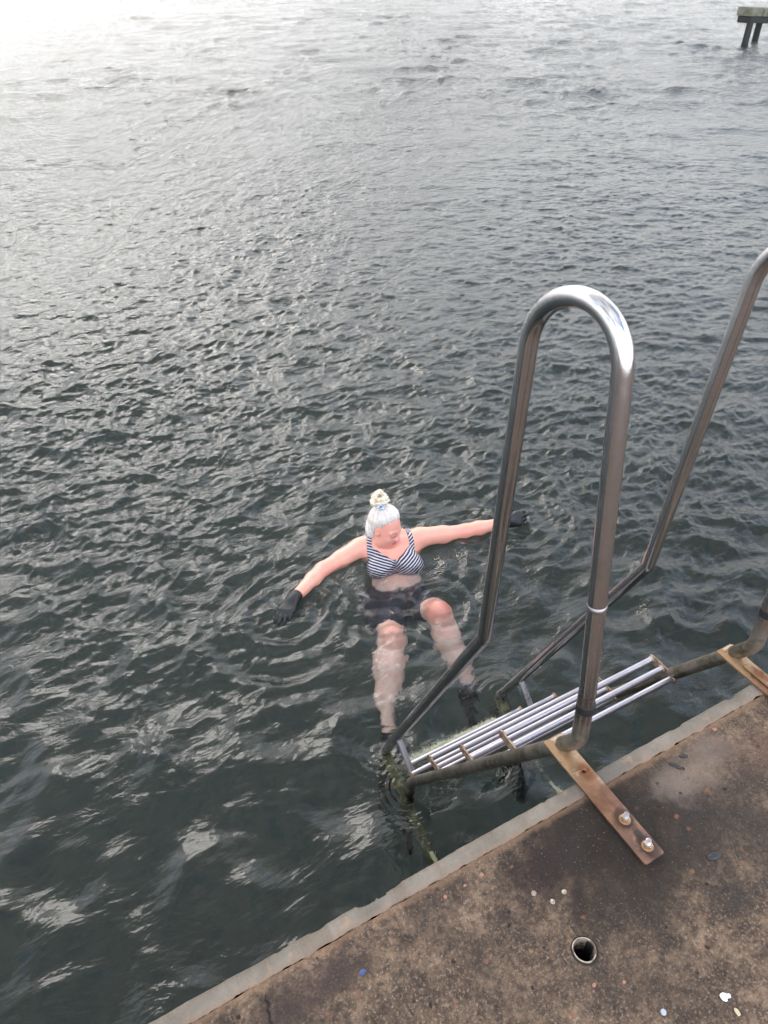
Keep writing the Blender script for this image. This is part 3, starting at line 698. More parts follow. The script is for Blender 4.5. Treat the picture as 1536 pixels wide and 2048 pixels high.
# ------------------------------------------------------------------ small things on the deck
def make_deck_things():
    MT = Mat('worn pipe rim'); c = MT.coord(); MT.pbr(Base_Color=MT.mix(MT.rng(MT.noise(c, 70, 4), .4, .65), (.42, .36, .28), (.18, .12, .08)), Metallic=.55, Roughness=.42, Normal=MT.bump(MT.noise(c, 160, 3), .0015, .8))
    DK = Mat('dark pipe bore'); DK.pbr(Base_Color=(.012, .011, .010), Roughness=.8)
    x, y = HOLE
    root = thing('pipe_sleeve', 'round open pipe socket with a worn pale metal rim set in the concrete', 'pipe socket', (x, y, 0))
    V = []; F = []; n = 56
    for k in range(n):
        th = 2 * math.pi * k / n; wob = 1 + .018 * math.sin(3 * th + 1) + .010 * mnoise.noise(Vector((math.cos(th) * 3, math.sin(th) * 3, 0)))
        for (r, z) in ((.0225, -.05), (.0225, .0015), (.0230, .0028), (.0252, .0028), (.0258, .0012), (.0258, -.03)):
            V.append((x + r * wob * math.cos(th), y + r * wob * math.sin(th), z + .0005 * math.sin(th * 5)))
    for k in range(n):
        for j in range(5):
            a = k * 6 + j; b = ((k + 1) % n) * 6 + j; F.append((a, b, b + 1, a + 1))
    mb = MB(); mb.add(V, F); mb.build('rim', MT.m, root, auto=40)
    mb = MB(); V = []; F = []
    for k in range(40):
        th = 2 * math.pi * k / 40
        for (r, z) in ((.0226, -.002), (.0226, -.16)): V.append((x + r * math.cos(th), y + r * math.sin(th), z))
    for k in range(40): F.append((2 * k, 2 * k + 1, (2 * k + 3) % 80, (2 * k + 2) % 80))
    F.append(tuple(range(1, 80, 2))); mb.add(V, F); mb.build('bore', DK.m, root)
    # earth ring round the socket
    SO = Mat('dark grit'); c = SO.coord(); SO.pbr(Base_Color=SO.mix(SO.noise(c, 200, 3), (.010, .009, .008), (.035, .027, .02)), Roughness=.95, Normal=SO.bump(SO.noise(c, 260, 3), .003, 1))
    mb = MB(); V = []; F = []
    for k in range(64):
        th = 2 * math.pi * k / 64; e = .0022 * mnoise.noise(Vector((math.cos(th) * 2, math.sin(th) * 2, 4)))
        lop = .0012 * math.cos(th + .5)
        V += [(x + .0250 * math.cos(th), y + .0250 * math.sin(th), -.004), (x + (.0275) * math.cos(th), y + (.0275) * math.sin(th), .0016), (x + (.0305 + e + lop) * math.cos(th), y + (.0305 + e + lop) * math.sin(th), -.0025)]
    for k in range(64):
        for j in range(2):
            a = k * 3 + j; b = ((k + 1) % 64) * 3 + j; F.append((a, b, b + 1, a + 1))
    mb.add(V, F); mb.build('grit_collar', SO.m, root)
    # steel studs
    NS = Mat('nail head'); c = NS.coord(); NS.pbr(Base_Color=NS.mix(NS.rng(NS.noise(c, 160, 4), .4, .6), (.46, .42, .35), (.25, .19, .14)), Metallic=.35, Roughness=.45, Normal=NS.bump(NS.noise(c, 240, 3), .001, .8))
    NB = Mat('bright nail head'); NB.pbr(Base_Color=(.55, .57, .66), Metallic=.8, Roughness=.3)
    first = None
    for (sx, sy, r, lab, mt) in ((.667, -.169, .0058, 'flat round metal stud head on the deck, left of the cluster of three', NS),
                             (.693, -.203, .0056, 'flat round metal stud head on the deck, lowest of the cluster of three', NS),
                             (.729, -.199, .0056, 'flat round metal stud head beside a black pit, right of the cluster of three', NS),
                             (.750, -.479, .0062, 'single bluish metal stud head by the bottom edge of the deck near the white dropping', NB)):
        z0 = .0028 * fbm(sx, sy, 0, 4, 9) + .0012 * fbm(sx, sy, 3, 3, 60)
        prof = [(r * .8, -.004), (r, .0), (r, .0016), (r * .86, .0026), (r * .3, .0024)]
        mb = MB().lathe((sx, sy, z0), (random.Random(int(sx * 1e4)).uniform(-.1, .1), .05, 1), prof, 22)
        o = mb.build('metal_stud', mt.m, auto=50); tag(o, lab, 'stud', 'metal studs in the deck')
    # loose grit and exposed grains set in the surface
    GR = Mat('grit grains'); at_ = GR.n('ShaderNodeAttribute', attribute_name='tone'); GR.pbr(Base_Color=at_.outputs['Color'], Roughness=.8)
    rg = random.Random(21); V = []; F = []; Cc = []
    pal = [(.20, .14, .09)] * 6 + [(.05, .04, .035)] * 5 + [(.30, .22, .15)] * 4 + [(.28, .23, .17)] * 2 + [(.30, .13, .07)] * 2 + [(.30, .26, .22)]
    for k in range(9000):
        gx = rg.uniform(-.12, 1.75); gy = -.052 - .62 * rg.random() ** 1.0
        if math.hypot(gx - HOLE[0], gy - HOLE[1]) < .034: continue
        if any(abs(gx - b_) < .034 and gy > -.25 for b_ in (.9575, .9575 + LW)): continue
        gz = .0028 * fbm(gx, gy, 0, 4, 9) + .0012 * fbm(gx, gy, 3, 3, 60) - .001
        r_ = .0006 + .0013 * rg.random() ** 4; c_ = pal[rg.randrange(len(pal))]; b0 = len(V); a0 = rg.random() * 3
        for j in range(5):
            th = a0 + j * 1.2566; q = r_ * rg.uniform(.75, 1.3); V.append((gx + q * math.cos(th), gy + q * math.sin(th), gz - .0004))
        for j in range(5):
            th = a0 + j * 1.2566 + .3; q = r_ * rg.uniform(.35, .7); V.append((gx + q * math.cos(th), gy + q * math.sin(th), gz + r_ * rg.uniform(.5, .95)))
        for j in range(5):
            j2 = (j + 1) % 5; F.append((b0 + j, b0 + j2, b0 + 5 + j2, b0 + 5 + j))
        F.append(tuple(b0 + 5 + j for j in range(5))); c_ = tuple(q * .45 for q in c_); Cc += [c_ + (1,)] * 10
    o = mk('loose_grit', V, F, GR.m, smooth=False, attrs={'tone': ('FLOAT_COLOR', Cc)}); tag(o, 'fine grit and exposed grains all over the concrete deck', 'grit', kind='stuff')
    def blob(name, pts, h, mat, label, cat, seed=1, res=5, zoff=0.0):
        """low irregular lump from an outline"""
        pts = np.array(pts, float); c0 = pts.mean(0); V = []; F = []; n = 40
        # resample outline smoothly
        th = np.linspace(0, len(pts), n, endpoint=False); out_ = []
        for t in th:
            i = int(t) % len(pts); f = t - int(t); p0, p1, p2, p3 = (pts[(i + j - 1) % len(pts)] for j in range(4))
            out_.append(.5 * ((2 * p1) + (-p0 + p2) * f + (2 * p0 - 5 * p1 + 4 * p2 - p3) * f * f + (-p0 + 3 * p1 - 3 * p2 + p3) * f ** 3))
        z0 = .0028 * fbm(c0[0], c0[1], 0, 4, 9) + zoff
        for s, hh in ((1.0, -.002), (1.0, .0004 + h * .2), (.9, h * .75), (.65, h), (.3, h * 1.05)):
            for p in out_:
                q = c0 + (p - c0) * s; V.append((q[0], q[1], z0 + hh * (1 + .35 * mnoise.noise(Vector((q[0] * 300, q[1] * 300, seed))))))
        for r_ in range(4):
            for k in range(n): F.append((r_ * n + k, r_ * n + (k + 1) % n, (r_ + 1) * n + (k + 1) % n, (r_ + 1) * n + k))
        F.append(tuple(4 * n + k for k in range(n)))
        mb = MB(); mb.add(V, F); o = mb.build(name, mat); tag(o, label, cat); return o
    WH = Mat('chalk white'); c = WH.coord(); WH.pbr(Base_Color=WH.mix(WH.rng(WH.noise(c, 180, 4), .45, .6), (.80, .80, .79), (.62, .62, .60)), Roughness=.7)
    blob('bird_dropping', [(.873, -.511), (.881, -.512), (.886, -.517), (.891, -.520), (.888, -.526), (.881, -.524), (.876, -.527), (.871, -.523), (.870, -.517)], .0018, WH.m, 'white chalky bird dropping on the deck in the bottom right corner', 'bird dropping')
    YB = Mat('cream smear'); YB.pbr(Base_Color=(.42, .34, .22), Roughness=.8)
    blob('dried_dropping', [(.880, -.542), (.884, -.547), (.882, -.556), (.876, -.556), (.876, -.547)], .0012, YB.m, 'small dried cream coloured smear just below the white dropping', 'bird dropping')
    BL = Mat('blue paint chip'); BL.pbr(Base_Color=(.03, .055, .16), Roughness=.4)
    blob('paint_chip', [(.249, -.124), (.256, -.120), (.264, -.122), (.262, -.128), (.254, -.130)], .002, BL.m, 'small dark blue paint chip on the brown deck near the coping', 'paint chip')
    BK = Mat('black tar'); BK.pbr(Base_Color=(.014, .014, .015), Roughness=.5)
    blob('tar_lump', [(1.070, -.300), (1.084, -.294), (1.103, -.300), (1.108, -.308), (1.094, -.313), (1.078, -.310)], .005, BK.m, 'flat black lump on the deck right of the bracket end', 'tar lump', 3)
    blob('black_twig', [(1.178, -.076), (1.184, -.072), (1.192, -.084), (1.198, -.099), (1.192, -.101), (1.184, -.090)], .004, BK.m, 'short black curved debris on the worn pale patch, nearer the bracket', 'debris', 4)
    blob('black_splinter', [(1.218, -.072), (1.226, -.070), (1.240, -.080), (1.236, -.084), (1.224, -.079)], .004, BK.m, 'short straight black debris on the worn pale patch, beyond the curved piece', 'debris', 5)
    OR = Mat('brick chip'); c = OR.coord(); OR.pbr(Base_Color=OR.mix(OR.noise(c, 120, 3), (.24, .10, .06), (.30, .16, .10)), Roughness=.85)
    chips = [(.588, -.078, .006, 'orange brick chip in the dark stain left of the bracket'), (.542, -.079, .004, 'tiny orange brick chip by the coping, left of the larger one in the dark stain'),
             (.490, -.078, .0055, 'tan orange brick chip by the coping above the middle of the deck'), (1.365, -.058, .007, 'reddish brick chip on the pale patch near the coping'),
             (.662, -.375, .005, 'orange brick chip left of the lower rim of the pipe socket'), (.72, -.40, .0045, 'small orange brick chip below the pipe socket')]
    rr = random.Random(8)
    for (x_, y_, s_, lab) in chips:
        pts = []
        for k in range(7):
            th = 2 * math.pi * k / 7 + .3; q = s_ * rr.uniform(.7, 1.15); pts.append((x_ + q * math.cos(th), y_ + q * .75 * math.sin(th)))
        o = blob('brick_chip', pts, .0016, OR.m, lab, 'brick chip', 6); o['group'] = 'brick chips in the deck'
    # crack at the lower left
    CK = Mat('crack shadow gap'); CK.pbr(Base_Color=(.008, .007, .007), Roughness=1)
    pts = [(.066, -.066), (.062, -.076), (.066, -.086), (.058, -.094), (.060, -.104), (.055, -.114), (.060, -.128)]
    mb = MB(); V = []; F = []
    for i, (px, py) in enumerate(pts):
        w = .0024 * math.sin(math.pi * (i + .6) / (len(pts) + .2)) + .0003
        zz = .0028 * fbm(px, py, 0, 4, 9) + .0012 * fbm(px, py, 3, 3, 60) + .0012
        V += [(px - w, py, zz), (px + w, py + .001, zz)]
    for i in range(len(pts) - 1): F.append((2 * i, 2 * i + 2, 2 * i + 3, 2 * i + 1))
    mb.add(V, F); o = mb.build('deck_crack', CK.m); tag(o, 'short black crack in the concrete deck by the coping', 'crack', kind='structure')

# ------------------------------------------------------------------ pier in the distance
def make_pier():
    WD = Mat('mossy pier timber'); c = WD.coord(); WD.pbr(Base_Color=WD.mix(WD.rng(WD.noise(c, 2.2, 5, .6), .38, .64), (.085, .095, .050), (.19, .17, .14)), Roughness=.85, Normal=WD.bump(WD.noise(c, 20, 3), .02, 1))
    DK = Mat('dark wet timber'); c = DK.coord(); DK.pbr(Base_Color=DK.mix(DK.noise(c, 3, 4), (.008, .009, .008), (.022, .022, .018)), Roughness=.7)
    root = thing('old_pier', 'end of an old mossy pier on dark piles in the far top right', 'pier', (24, 18.5, WL))
    e = Vector((.87, -.49, 0)).normalized()                   # long axis
    w = Vector((-.10, .47, 0)).normalized()
    def box(name, o, l, d, z0, z1, mat, bev=.012):
        o = Vector(o); ring = [o, o + e * l, o + e * l + w * d, o + w * d]
        ring = [(p.x, p.y, WL + z0) for p in ring]
        MB().prism(ring, (0, 0, 1), z1 - z0).build(name, mat, root, smooth=False, bevel=bev)
    c0 = Vector((23.93, 18.38, 0))
    box('end_beam', c0 - e * .10, .34, .50, .745, .985, WD.m)
    box('deck_slab', c0 + e * .245 - w * .05, 16, .60, .745, .965, WD.m)
    box('cross_beam', c0 - e * .06 + w * .02, .72, .46, .56, .742, DK.m)
    box('long_beam', c0 + e * .665 + w * .1, 15, .30, .62, .740, DK.m)
    for (px, py) in ((23.97, 18.50), (25.05, 19.00)):
        pass
        MB().sweep([(px, py, WL - 2), (px, py, WL), (px, py, WL + .65)], [.105, .105, .10], 16).build('pile', DK.m, root, auto=60)
    for k in range(3):
        q = c0 + e * (3.5 * (k + 1)) + w * .3
        MB().sweep([(q.x, q.y, WL - 2), (q.x, q.y, WL), (q.x, q.y, WL + .65)], .11, 16).build('pile', DK.m, root, auto=60)

# ------------------------------------------------------------------ implicit surfaces for the swimmer
class Field:
    def __init__(s, lo, hi, h):
        s.lo = np.array(lo, np.float32); s.h = h
        s.n = tuple(int(math.ceil((hi[i] - lo[i]) / h)) + 1 for i in range(3))
        s.F = np.full(s.n, .08, np.float32)
        s.ax = [s.lo[i] + h * np.arange(s.n[i], dtype=np.float32) for i in range(3)]
    def box(s, lo, hi):
        sl = []
        for i in range(3):
            a = max(0, int((lo[i] - s.lo[i]) / s.h)); b = min(s.n[i], int((hi[i] - s.lo[i]) / s.h) + 2); sl.append(slice(a, max(a, b)))
        return tuple(sl)
    def grid(s, sl):
        return (s.ax[0][sl[0]][:, None, None], s.ax[1][sl[1]][None, :, None], s.ax[2][sl[2]][None, None, :])
    def comb(s, sl, d, k, op):
        A = s.F[sl]
        if op == 'sub': d = -d
        if op == 'add':
            hh = np.maximum(k - np.abs(A - d), 0) / k; s.F[sl] = np.minimum(A, d) - hh * hh * k * .25
        else:
            hh = np.maximum(k - np.abs(A - d), 0) / k; s.F[sl] = np.maximum(A, d) + hh * hh * k * .25
    def cone(s, a, b, ra, rb, k=.02, op='add'):
        a = np.array(a, np.float32); b = np.array(b, np.float32); m_ = max(ra, rb) + k + .03
        sl = s.box(np.minimum(a, b) - m_, np.maximum(a, b) + m_); X, Y, Z = s.grid(sl)
        ab = b - a; L2 = max(float(ab @ ab), 1e-9)
        t = np.clip(((X - a[0]) * ab[0] + (Y - a[1]) * ab[1] + (Z - a[2]) * ab[2]) / L2, 0, 1)
        d = np.sqrt((X - a[0] - t * ab[0]) ** 2 + (Y - a[1] - t * ab[1]) ** 2 + (Z - a[2] - t * ab[2]) ** 2) - (ra + (rb - ra) * t)
        s.comb(sl, d.astype(np.float32), k, op)
    def ell(s, c, r, axes=None, k=.02, op='add'):
        c = np.array(c, np.float32); A = np.eye(3) if axes is None else np.array(axes); m_ = max(r) + k + .03
        sl = s.box(c - m_, c + m_); X, Y, Z = s.grid(sl)
        q = [(X - c[0]) * A[i][0] + (Y - c[1]) * A[i][1] + (Z - c[2]) * A[i][2] for i in range(3)]
        k0 = np.sqrt(sum((q[i] / r[i]) ** 2 for i in range(3))); k1 = np.sqrt(sum((q[i] / r[i] ** 2) ** 2 for i in range(3)))
        d = k0 * (k0 - 1) / np.maximum(k1, 1e-6); d = np.where(k0 < .05, -min(r), d)
        s.comb(sl, d.astype(np.float32), k, op)
    def sample(s, P):
        q = (np.asarray(P) - s.lo) / s.h; i = np.clip(q.astype(int), 0, np.array(s.n) - 2); f = q - i
        v = 0
        for a in (0, 1):
            for b in (0, 1):
                for c in (0, 1):
                    w_ = (f[:, 0] if a else 1 - f[:, 0]) * (f[:, 1] if b else 1 - f[:, 1]) * (f[:, 2] if c else 1 - f[:, 2])
                    v = v + w_ * s.F[i[:, 0] + a, i[:, 1] + b, i[:, 2] + c]
        return v
def surfnet(F, lo, h):
    S = F < 0; nx, ny, nz = F.shape
    acc = {}; ids = []; pos = []; edges = []
    st = np.array([ny * nz, nz, 1])
    for a in range(3):
        s0 = [slice(None)] * 3; s1 = [slice(None)] * 3; s0[a] = slice(0, -1); s1[a] = slice(1, None)
        cr = S[tuple(s0)] != S[tuple(s1)]
        I = np.stack(np.nonzero(cr), 1)
        b, c = [(1, 2), (2, 0), (0, 1)][a]
        I = I[(I[:, b] > 0) & (I[:, c] > 0) & (I[:, b] < F.shape[b] - 1) & (I[:, c] < F.shape[c] - 1)]
        J = I.copy(); J[:, a] += 1
        f0 = F[I[:, 0], I[:, 1], I[:, 2]]; f1 = F[J[:, 0], J[:, 1], J[:, 2]]
        t = f0 / (f0 - f1); P = I.astype(float); P[:, a] += t
        base = I @ st
        cells = [base - st[b] - st[c], base - st[c], base, base - st[b]]
        for q in cells: ids.append(q); pos.append(P)
        quad = np.stack(cells, 1); neg = f0 < 0
        quad[~neg] = quad[~neg][:, ::-1]
        edges.append(quad)
    ids = np.concatenate(ids); pos = np.concatenate(pos); quads = np.concatenate(edges)
    u, inv = np.unique(ids, return_inverse=True)
    cnt = np.bincount(inv).astype(float)
    V = np.stack([np.bincount(inv, pos[:, i]) / cnt for i in range(3)], 1)
    V = np.array(lo) + h * V
    lut = np.searchsorted(u, quads)
    return V, lut
def relax(V, Q, it=2, lam=.5):
    for _ in range(it):
        S = np.zeros_like(V); C = np.zeros(len(V))
        for a, b in ((0, 1), (1, 2), (2, 3), (3, 0)):
            for x, y in ((a, b), (b, a)):
                for i in range(3): S[:, i] += np.bincount(Q[:, x], V[Q[:, y], i], len(V))
                C += np.bincount(Q[:, x], minlength=len(V))
        V = V + lam * (S / np.maximum(C, 1)[:, None] - V)
    return V
def shiftW(mb): mb.v = [(p[0], p[1], p[2] + WL) for p in mb.v]
def nrm(v): v = np.array(v, float); return v / np.linalg.norm(v)

# joints, z relative to the water
J = dict(shR=(1.505, 2.365, .008), shL=(1.878, 2.262, .022), elR=(1.240, 2.318, -.008), wrR=(.978, 2.146, .026),
         elL=(2.165, 2.200, .000), wrL=(2.410, 2.118, .036), neck=(1.690, 2.315, .045), head=(1.655, 2.300, .170),
         pel=(1.605, 2.075, -.36), hpR=(1.51, 2.11, -.37), hpL=(1.705, 2.06, -.37), knR=(1.375, 1.735, -.150), knL=(1.683, 1.735, -.095),
         anR=(1.145, 1.365, -.47), anL=(1.655, 1.370, -.46), toR=(1.105, 1.255, -.60), toL=(1.640, 1.260, -.60))
J = {k: np.array(p) for k, p in J.items()}
def make_person():
    W = np.array([0, 0, WL])
    root = thing('person', 'white haired person in striped bikini top and black gloves floating in the water', 'person', (1.6, 2.1, WL))
    Sm = (J['shR'] + J['shL']) / 2
    u = nrm(Sm - J['pel']); s = J['shR'] - J['shL']; s = nrm(s - u * (s @ u)); f = np.cross(u, s)
    if f[1] > 0: f = -f
    ax = [s, f, u]
    Fd = Field((.95, 1.12, -.74), (2.45, 2.66, .36), .005)
    c, e = Fd.cone, Fd.ell
    at = lambda a, b, d: Sm + s * a + f * b + u * d
    # trunk
    e(at(0, .0, -.115), (.168, .108, .165), ax, .03); e(at(0, .018, -.27), (.150, .112, .13), ax, .05)
    e(at(0, .012, -.40), (.182, .125, .13), ax, .06)
    for q in (1, -1):
        e(at(.083 * q, .098, -.128), (.080, .066, .078), ax, .028)
        e(at(.088 * q, .110, -.158), (.076, .060, .062), ax, .028)
        c(at(.04 * q, -.01, .045), at(.145 * q, -.005, .016), .045, .046, .035)      # trapezius
        c(at(.02 * q, .065, .012), at(.15 * q, .03, .022), .018, .020, .03)           # collar bone
    c(J['neck'] + f * -.005, J['head'] - u * .02 + f * .0, .062, .056, .03)
    # arms
    for q, S_ in ((1, 'R'), (-1, 'L')):
        sh, el, wr = J['sh' + S_], J['el' + S_], J['wr' + S_]
        c(at(.12 * q, -.005, -.035), sh, .070, .062, .04)
        mid = sh * .5 + el * .5
        c(sh, mid, .060, .056, .02); c(mid + np.array([0, 0, -.008]), el, .055, .045, .02)
        m2 = el * .65 + wr * .35
        c(el, m2, .046, .045, .02); c(m2, wr, .044, .030, .02)
        c(wr, wr + nrm(wr - el) * .008, .029, .026, .01)
    # legs
    for q, S_ in ((1, 'R'), (-1, 'L')):
        hp, kn, an, to = J['hp' + S_], J['kn' + S_], J['an' + S_], J['to' + S_]
        c(hp, hp * .45 + kn * .55, .098, .086, .04); c(hp * .45 + kn * .55, kn, .090, .074, .03)
        dirn = nrm(an - kn); fr = nrm(kn - hp); up_ = np.array([0, 0, 1.])
        c(kn - dirn * .02 + up_ * .014, kn + dirn * .05 + up_ * .012, .056, .050, .025)     # knee cap
        calf = kn + dirn * .15 - up_ * .016
        c(kn, calf, .074, .083, .03); c(calf, kn * .35 + an * .65, .082, .062, .03); c(kn * .35 + an * .65, an, .060, .045, .02)
        c(kn, an, .050, .036, .02)
        heel = an - nrm(to - an) * .015 - fr * .02
        c(an, heel - up_ * .03, .037, .034, .015); c(heel - up_ * .02, to, .036, .028, .02)
    # head
    hf = nrm((.36, -.86, -.16)); hu = np.array([.16, .05, 1.]); hu = nrm(hu - hf * (hu @ hf)); hs = np.cross(hf, hu)
    H = J['head']; ha = [hs, hf, hu]; hp_ = lambda a, b, d: H + hs * a + hf * b + hu * d
    e(hp_(0, -.012, .030), (.076, .094, .088), ha, .02); e(hp_(0, .030, -.030), (.064, .062, .080), ha, .03)
    e(hp_(0, .052, -.085), (.036, .034, .028), ha, .025)
    for q in (1, -1):
        e(hp_(.034 * q, .052, -.044), (.030, .030, .030), ha, .018)
        c(hp_(.014 * q, .084, .016), hp_(.046 * q, .070, .014), .010, .010, .012)            # brow
        e(hp_(.031 * q, .094, -.004), (.017, .012, .011), ha, .010, 'sub')                   # socket
        e(hp_(.031 * q, .079, -.004), (.014, .010, .010), ha, .004)                          # lid
        e(hp_(.077 * q, -.004, -.008), (.009, .019, .031), ha, .008)                         # ear
        e(hp_(.084 * q, .000, -.004), (.005, .010, .017), ha, .005, 'sub')
        e(hp_(.011 * q, .100, -.033), (.009, .010, .008), ha, .006)                          # nostril wing
        c(hp_(.0, -.02, -.10), hp_(.03 * q, .02, -.085), .04, .035, .03)                     # under the jaw
    c(hp_(0, .086, .008), hp_(0, .106, -.028), .009, .012, .010)
    c(hp_(-.018, .083, -.060), hp_(.018, .083, -.060), .0065, .0065, .006); c(hp_(-.014, .082, -.071), hp_(.014, .082, -.071), .0070, .0070, .006)
    c(hp_(-.026, .096, -.0655), hp_(.026, .096, -.0655), .0028, .0028, .003, 'sub')
    V, Q = surfnet(Fd.F, Fd.lo, Fd.h); V = relax(V, Q, 2, .4)
    # colour: flushed skin, paler below the water level
    nV = len(V); col = np.ones((nV, 4)); base = np.array([.80, .375, .270])
    col[:, :3] = base
    def blend(mask, rgb):
        mk_ = np.clip(mask, 0, 1)[:, None]; col[:, :3] = col[:, :3] * (1 - mk_) + np.array(rgb) * mk_
    def near(p, r0, r1): d = np.linalg.norm(V - np.array(p), axis=1); return np.clip((r1 - d) / (r1 - r0), 0, 1)
    rs = np.random.RandomState(5)
    lowb = np.clip((-.05 - V[:, 2]) / .1, 0, 1); blend(lowb * .85, (.95, .76, .64))
    for p in ('elR', 'elL', 'wrR', 'wrL'): blend(near(J[p], .04, .13) * .55, (.84, .30, .22))
    blend(near(J['knL'] + np.array([0, -.02, .05]), .02, .09) * .75, (.86, .30, .24)); blend(near(J['knR'] + np.array([0, -.04, .04]), .01, .09) * .5, (.86, .42, .34))
    blend(near(Sm + f * .1 - u * .02, .02, .14) * .4, (.84, .34, .25))
    blend(near(H + hf * .08, .02, .11) * .6, (.82, .34, .29))
    for q in (1, -1):
        blend(near(hp_(.040 * q, .075, -.040), .008, .035) * .6, (.84, .33, .29))
        lx = (V - H); a_, b_, d_ = lx @ hs, lx @ hf, lx @ hu
        lid = (np.abs(a_ - .031 * q) < .015) & (np.abs(d_ + .010) < .0026) & (b_ > .06); col[lid, :3] = (.10, .05, .045)
        brow = (np.abs(a_ - .031 * q) < .019) & (np.abs(d_ - .020) < .0042) & (b_ > .055); col[brow, :3] = (.36, .25, .19)
    lip = (np.abs(a_) < .022) & (np.abs(d_ + .0655) < .0095) & (b_ > .070); blend(lip * .9, (.50, .13, .13))
    blend(near(hp_(0, .11, -.03), .008, .02) * .6, (.82, .32, .28))
    for q in (1, -1): blend(near(hp_(.08 * q, 0, -.005), .01, .035) * .7, (.84, .32, .27))
    SK = Mat('skin'); att = SK.n('ShaderNodeAttribute', attribute_name='tone'); co = SK.coord()
    n1 = SK.noise(co, 28, 4, .6); n2 = SK.noise(co, 220, 3, .6)
    cc = SK.mix(SK.rng(n1, .38, .62, 0, .42), att.outputs['Color'], (.82, .34, .27)); cc = SK.mix(SK.rng(n2, .55, .75, 0, .12), cc, (.45, .25, .18))
    SK.pbr(Base_Color=cc, Roughness=.33, Subsurface_Weight=.0, Specular_IOR_Level=.5, Normal=SK.bump(n2, .0007, .7))
    body = mk('body', V + W, Q, SK.m, root, attrs={'tone': ('FLOAT_COLOR', col)})
    # ---- clothing cut from the body field
    X, Y, Z = Fd.ax[0][:, None, None], Fd.ax[1][None, :, None], Fd.ax[2][None, None, :]
    def sub(lo, hi, fn, pad, inner=.004):
        sl = Fd.box(lo, hi); g = Fd.grid(sl)
        D = Fd.F[sl] - pad
        lx = [g[i] - Sm[i] for i in range(3)]
        a_ = sum(lx[i] * s[i] for i in range(3)); b_ = sum(lx[i] * f[i] for i in range(3)); d_ = sum(lx[i] * u[i] for i in range(3))
        R_ = fn(a_, b_, d_, g)
        shell = np.maximum(D, -(Fd.F[sl] + inner))
        G = np.maximum(shell, R_).astype(np.float32)
        lo_ = [Fd.ax[i][sl[i].start] for i in range(3)]
        return surfnet(G, lo_, Fd.h)
    def top_fn(a, b, d, g):
        aa = np.abs(a)
        neckline = -.090 + np.maximum(aa - .010, 0) * .75              # sweetheart, rises to the straps
        cup = np.maximum(d - np.where(b > -.0, neckline, -.075), -.205 - d)
        side = aa - .172
        cup = np.maximum(cup, side)
        arm = (d + .055) * .8 - (.165 - aa) * .9
        cup = np.maximum(cup, np.where(aa > .125, (d + .045 + (aa - .125) * 1.3), -1))
        strap = np.maximum(np.abs(aa - (np.where(a > 0, .140, .122) - .10 * np.maximum(d, 0))) - .0150, -.08 - d)
        return np.minimum(cup, strap)
    V2, Q2 = sub(Sm - .3, Sm + np.array([.3, .3, .3]), top_fn, .0058); V2 = relax(V2, Q2, 1, .3)
    lx = V2 - Sm; a_, b_, d_ = lx @ s, lx @ f, lx @ u
    strapm = d_ > -.03
    phase = np.where(a_ > 0, (d_ - np.abs(a_) * .38) / 1.07, (d_ - np.abs(a_) * .85) / 1.31) + .35 * np.maximum(0, .03 - np.abs(a_)) * 1
    phase = phase + np.where((b_ < .045) & (d_ > -.02), -b_ * .9, 0)
    TP = Mat('striped swim fabric'); at_ = TP.n('ShaderNodeAttribute', attribute_name='band'); co = TP.coord()
    ph = TP.math('ADD', TP.math('MULTIPLY', at_.outputs['Fac'], 2 * math.pi / .0160), TP.math('MULTIPLY', TP.noise(co, 24, 3), 2.2))
    sn = TP.math('SINE', ph); br = TP.math('MULTIPLY', TP.math('SUBTRACT', TP.noise(co, 240, 2), .5), 1.5)
    mk_ = TP.rng(TP.math('ADD', sn, br), -.65, .05)
    TP.pbr(Base_Color=TP.mix(mk_, (.58, .555, .62), (.010, .011, .024)), Roughness=.62, Normal=TP.bump(TP.noise(co, 420, 2), .0008, .5))
    top = mk('bikini_top', V2 + W, Q2, TP.m, root, attrs={'band': ('FLOAT', phase)})
    def short_fn(a, b, d, g):
        R_ = d + .300
        # hem across the thighs
        for S_ in ('R', 'L'):
            hp, kn = J['hp' + S_], J['kn' + S_]; n_ = nrm(kn - hp); L_ = np.linalg.norm(kn - hp)
            t = sum((g[i] - hp[i]) * n_[i] for i in range(3)) - (L_ * (.78 if S_ == 'R' else .82))
            sd = sum((g[i] - hp[i]) * (s[i] if S_ == 'R' else -s[i]) for i in range(3))
            R_ = np.where(sd > -.09, np.maximum(R_, t), R_)
        return R_
    V3, Q3 = sub((1.30, 1.6, -.55), (1.92, 2.36, .0), short_fn, .0085); V3 = relax(V3, Q3, 2, .4)
    SH = Mat('dark swim shorts'); co = SH.coord(); SH.pbr(Base_Color=SH.mix(SH.noise(co, 20, 4), (.012, .013, .022), (.034, .034, .050)), Roughness=.7, Normal=SH.bump(SH.noise(co, 30, 4), .008, .8))
    mk('swim_shorts', V3 + W, Q3, SH.m, root)
    for S_ in ('R', 'L'):
        an, kn, to = J['an' + S_], J['kn' + S_], J['to' + S_]; n_ = nrm(an - kn)
        def shoe(a, b, d, g):
            t = sum((g[i] - an[i]) * n_[i] for i in range(3)); return -(t + .015)
        lo = np.minimum(an, to) - .09; hi = np.maximum(an, to) + .09
        V4, Q4 = sub(lo, hi, shoe, .006); V4 = relax(V4, Q4, 1, .4)
        BK = Mat('neoprene shoe'); BK.pbr(Base_Color=(.014, .014, .017), Roughness=.6)
        mk('swim_shoe', V4 + W, Q4, BK.m, root)
    # ---- hair
    Hf = Field(H - .16, H + .24, .0032)
    e2, c2 = Hf.ell, Hf.cone
    e2(hp_(0, -.018, .036), (.087, .104, .103), ha, .01)
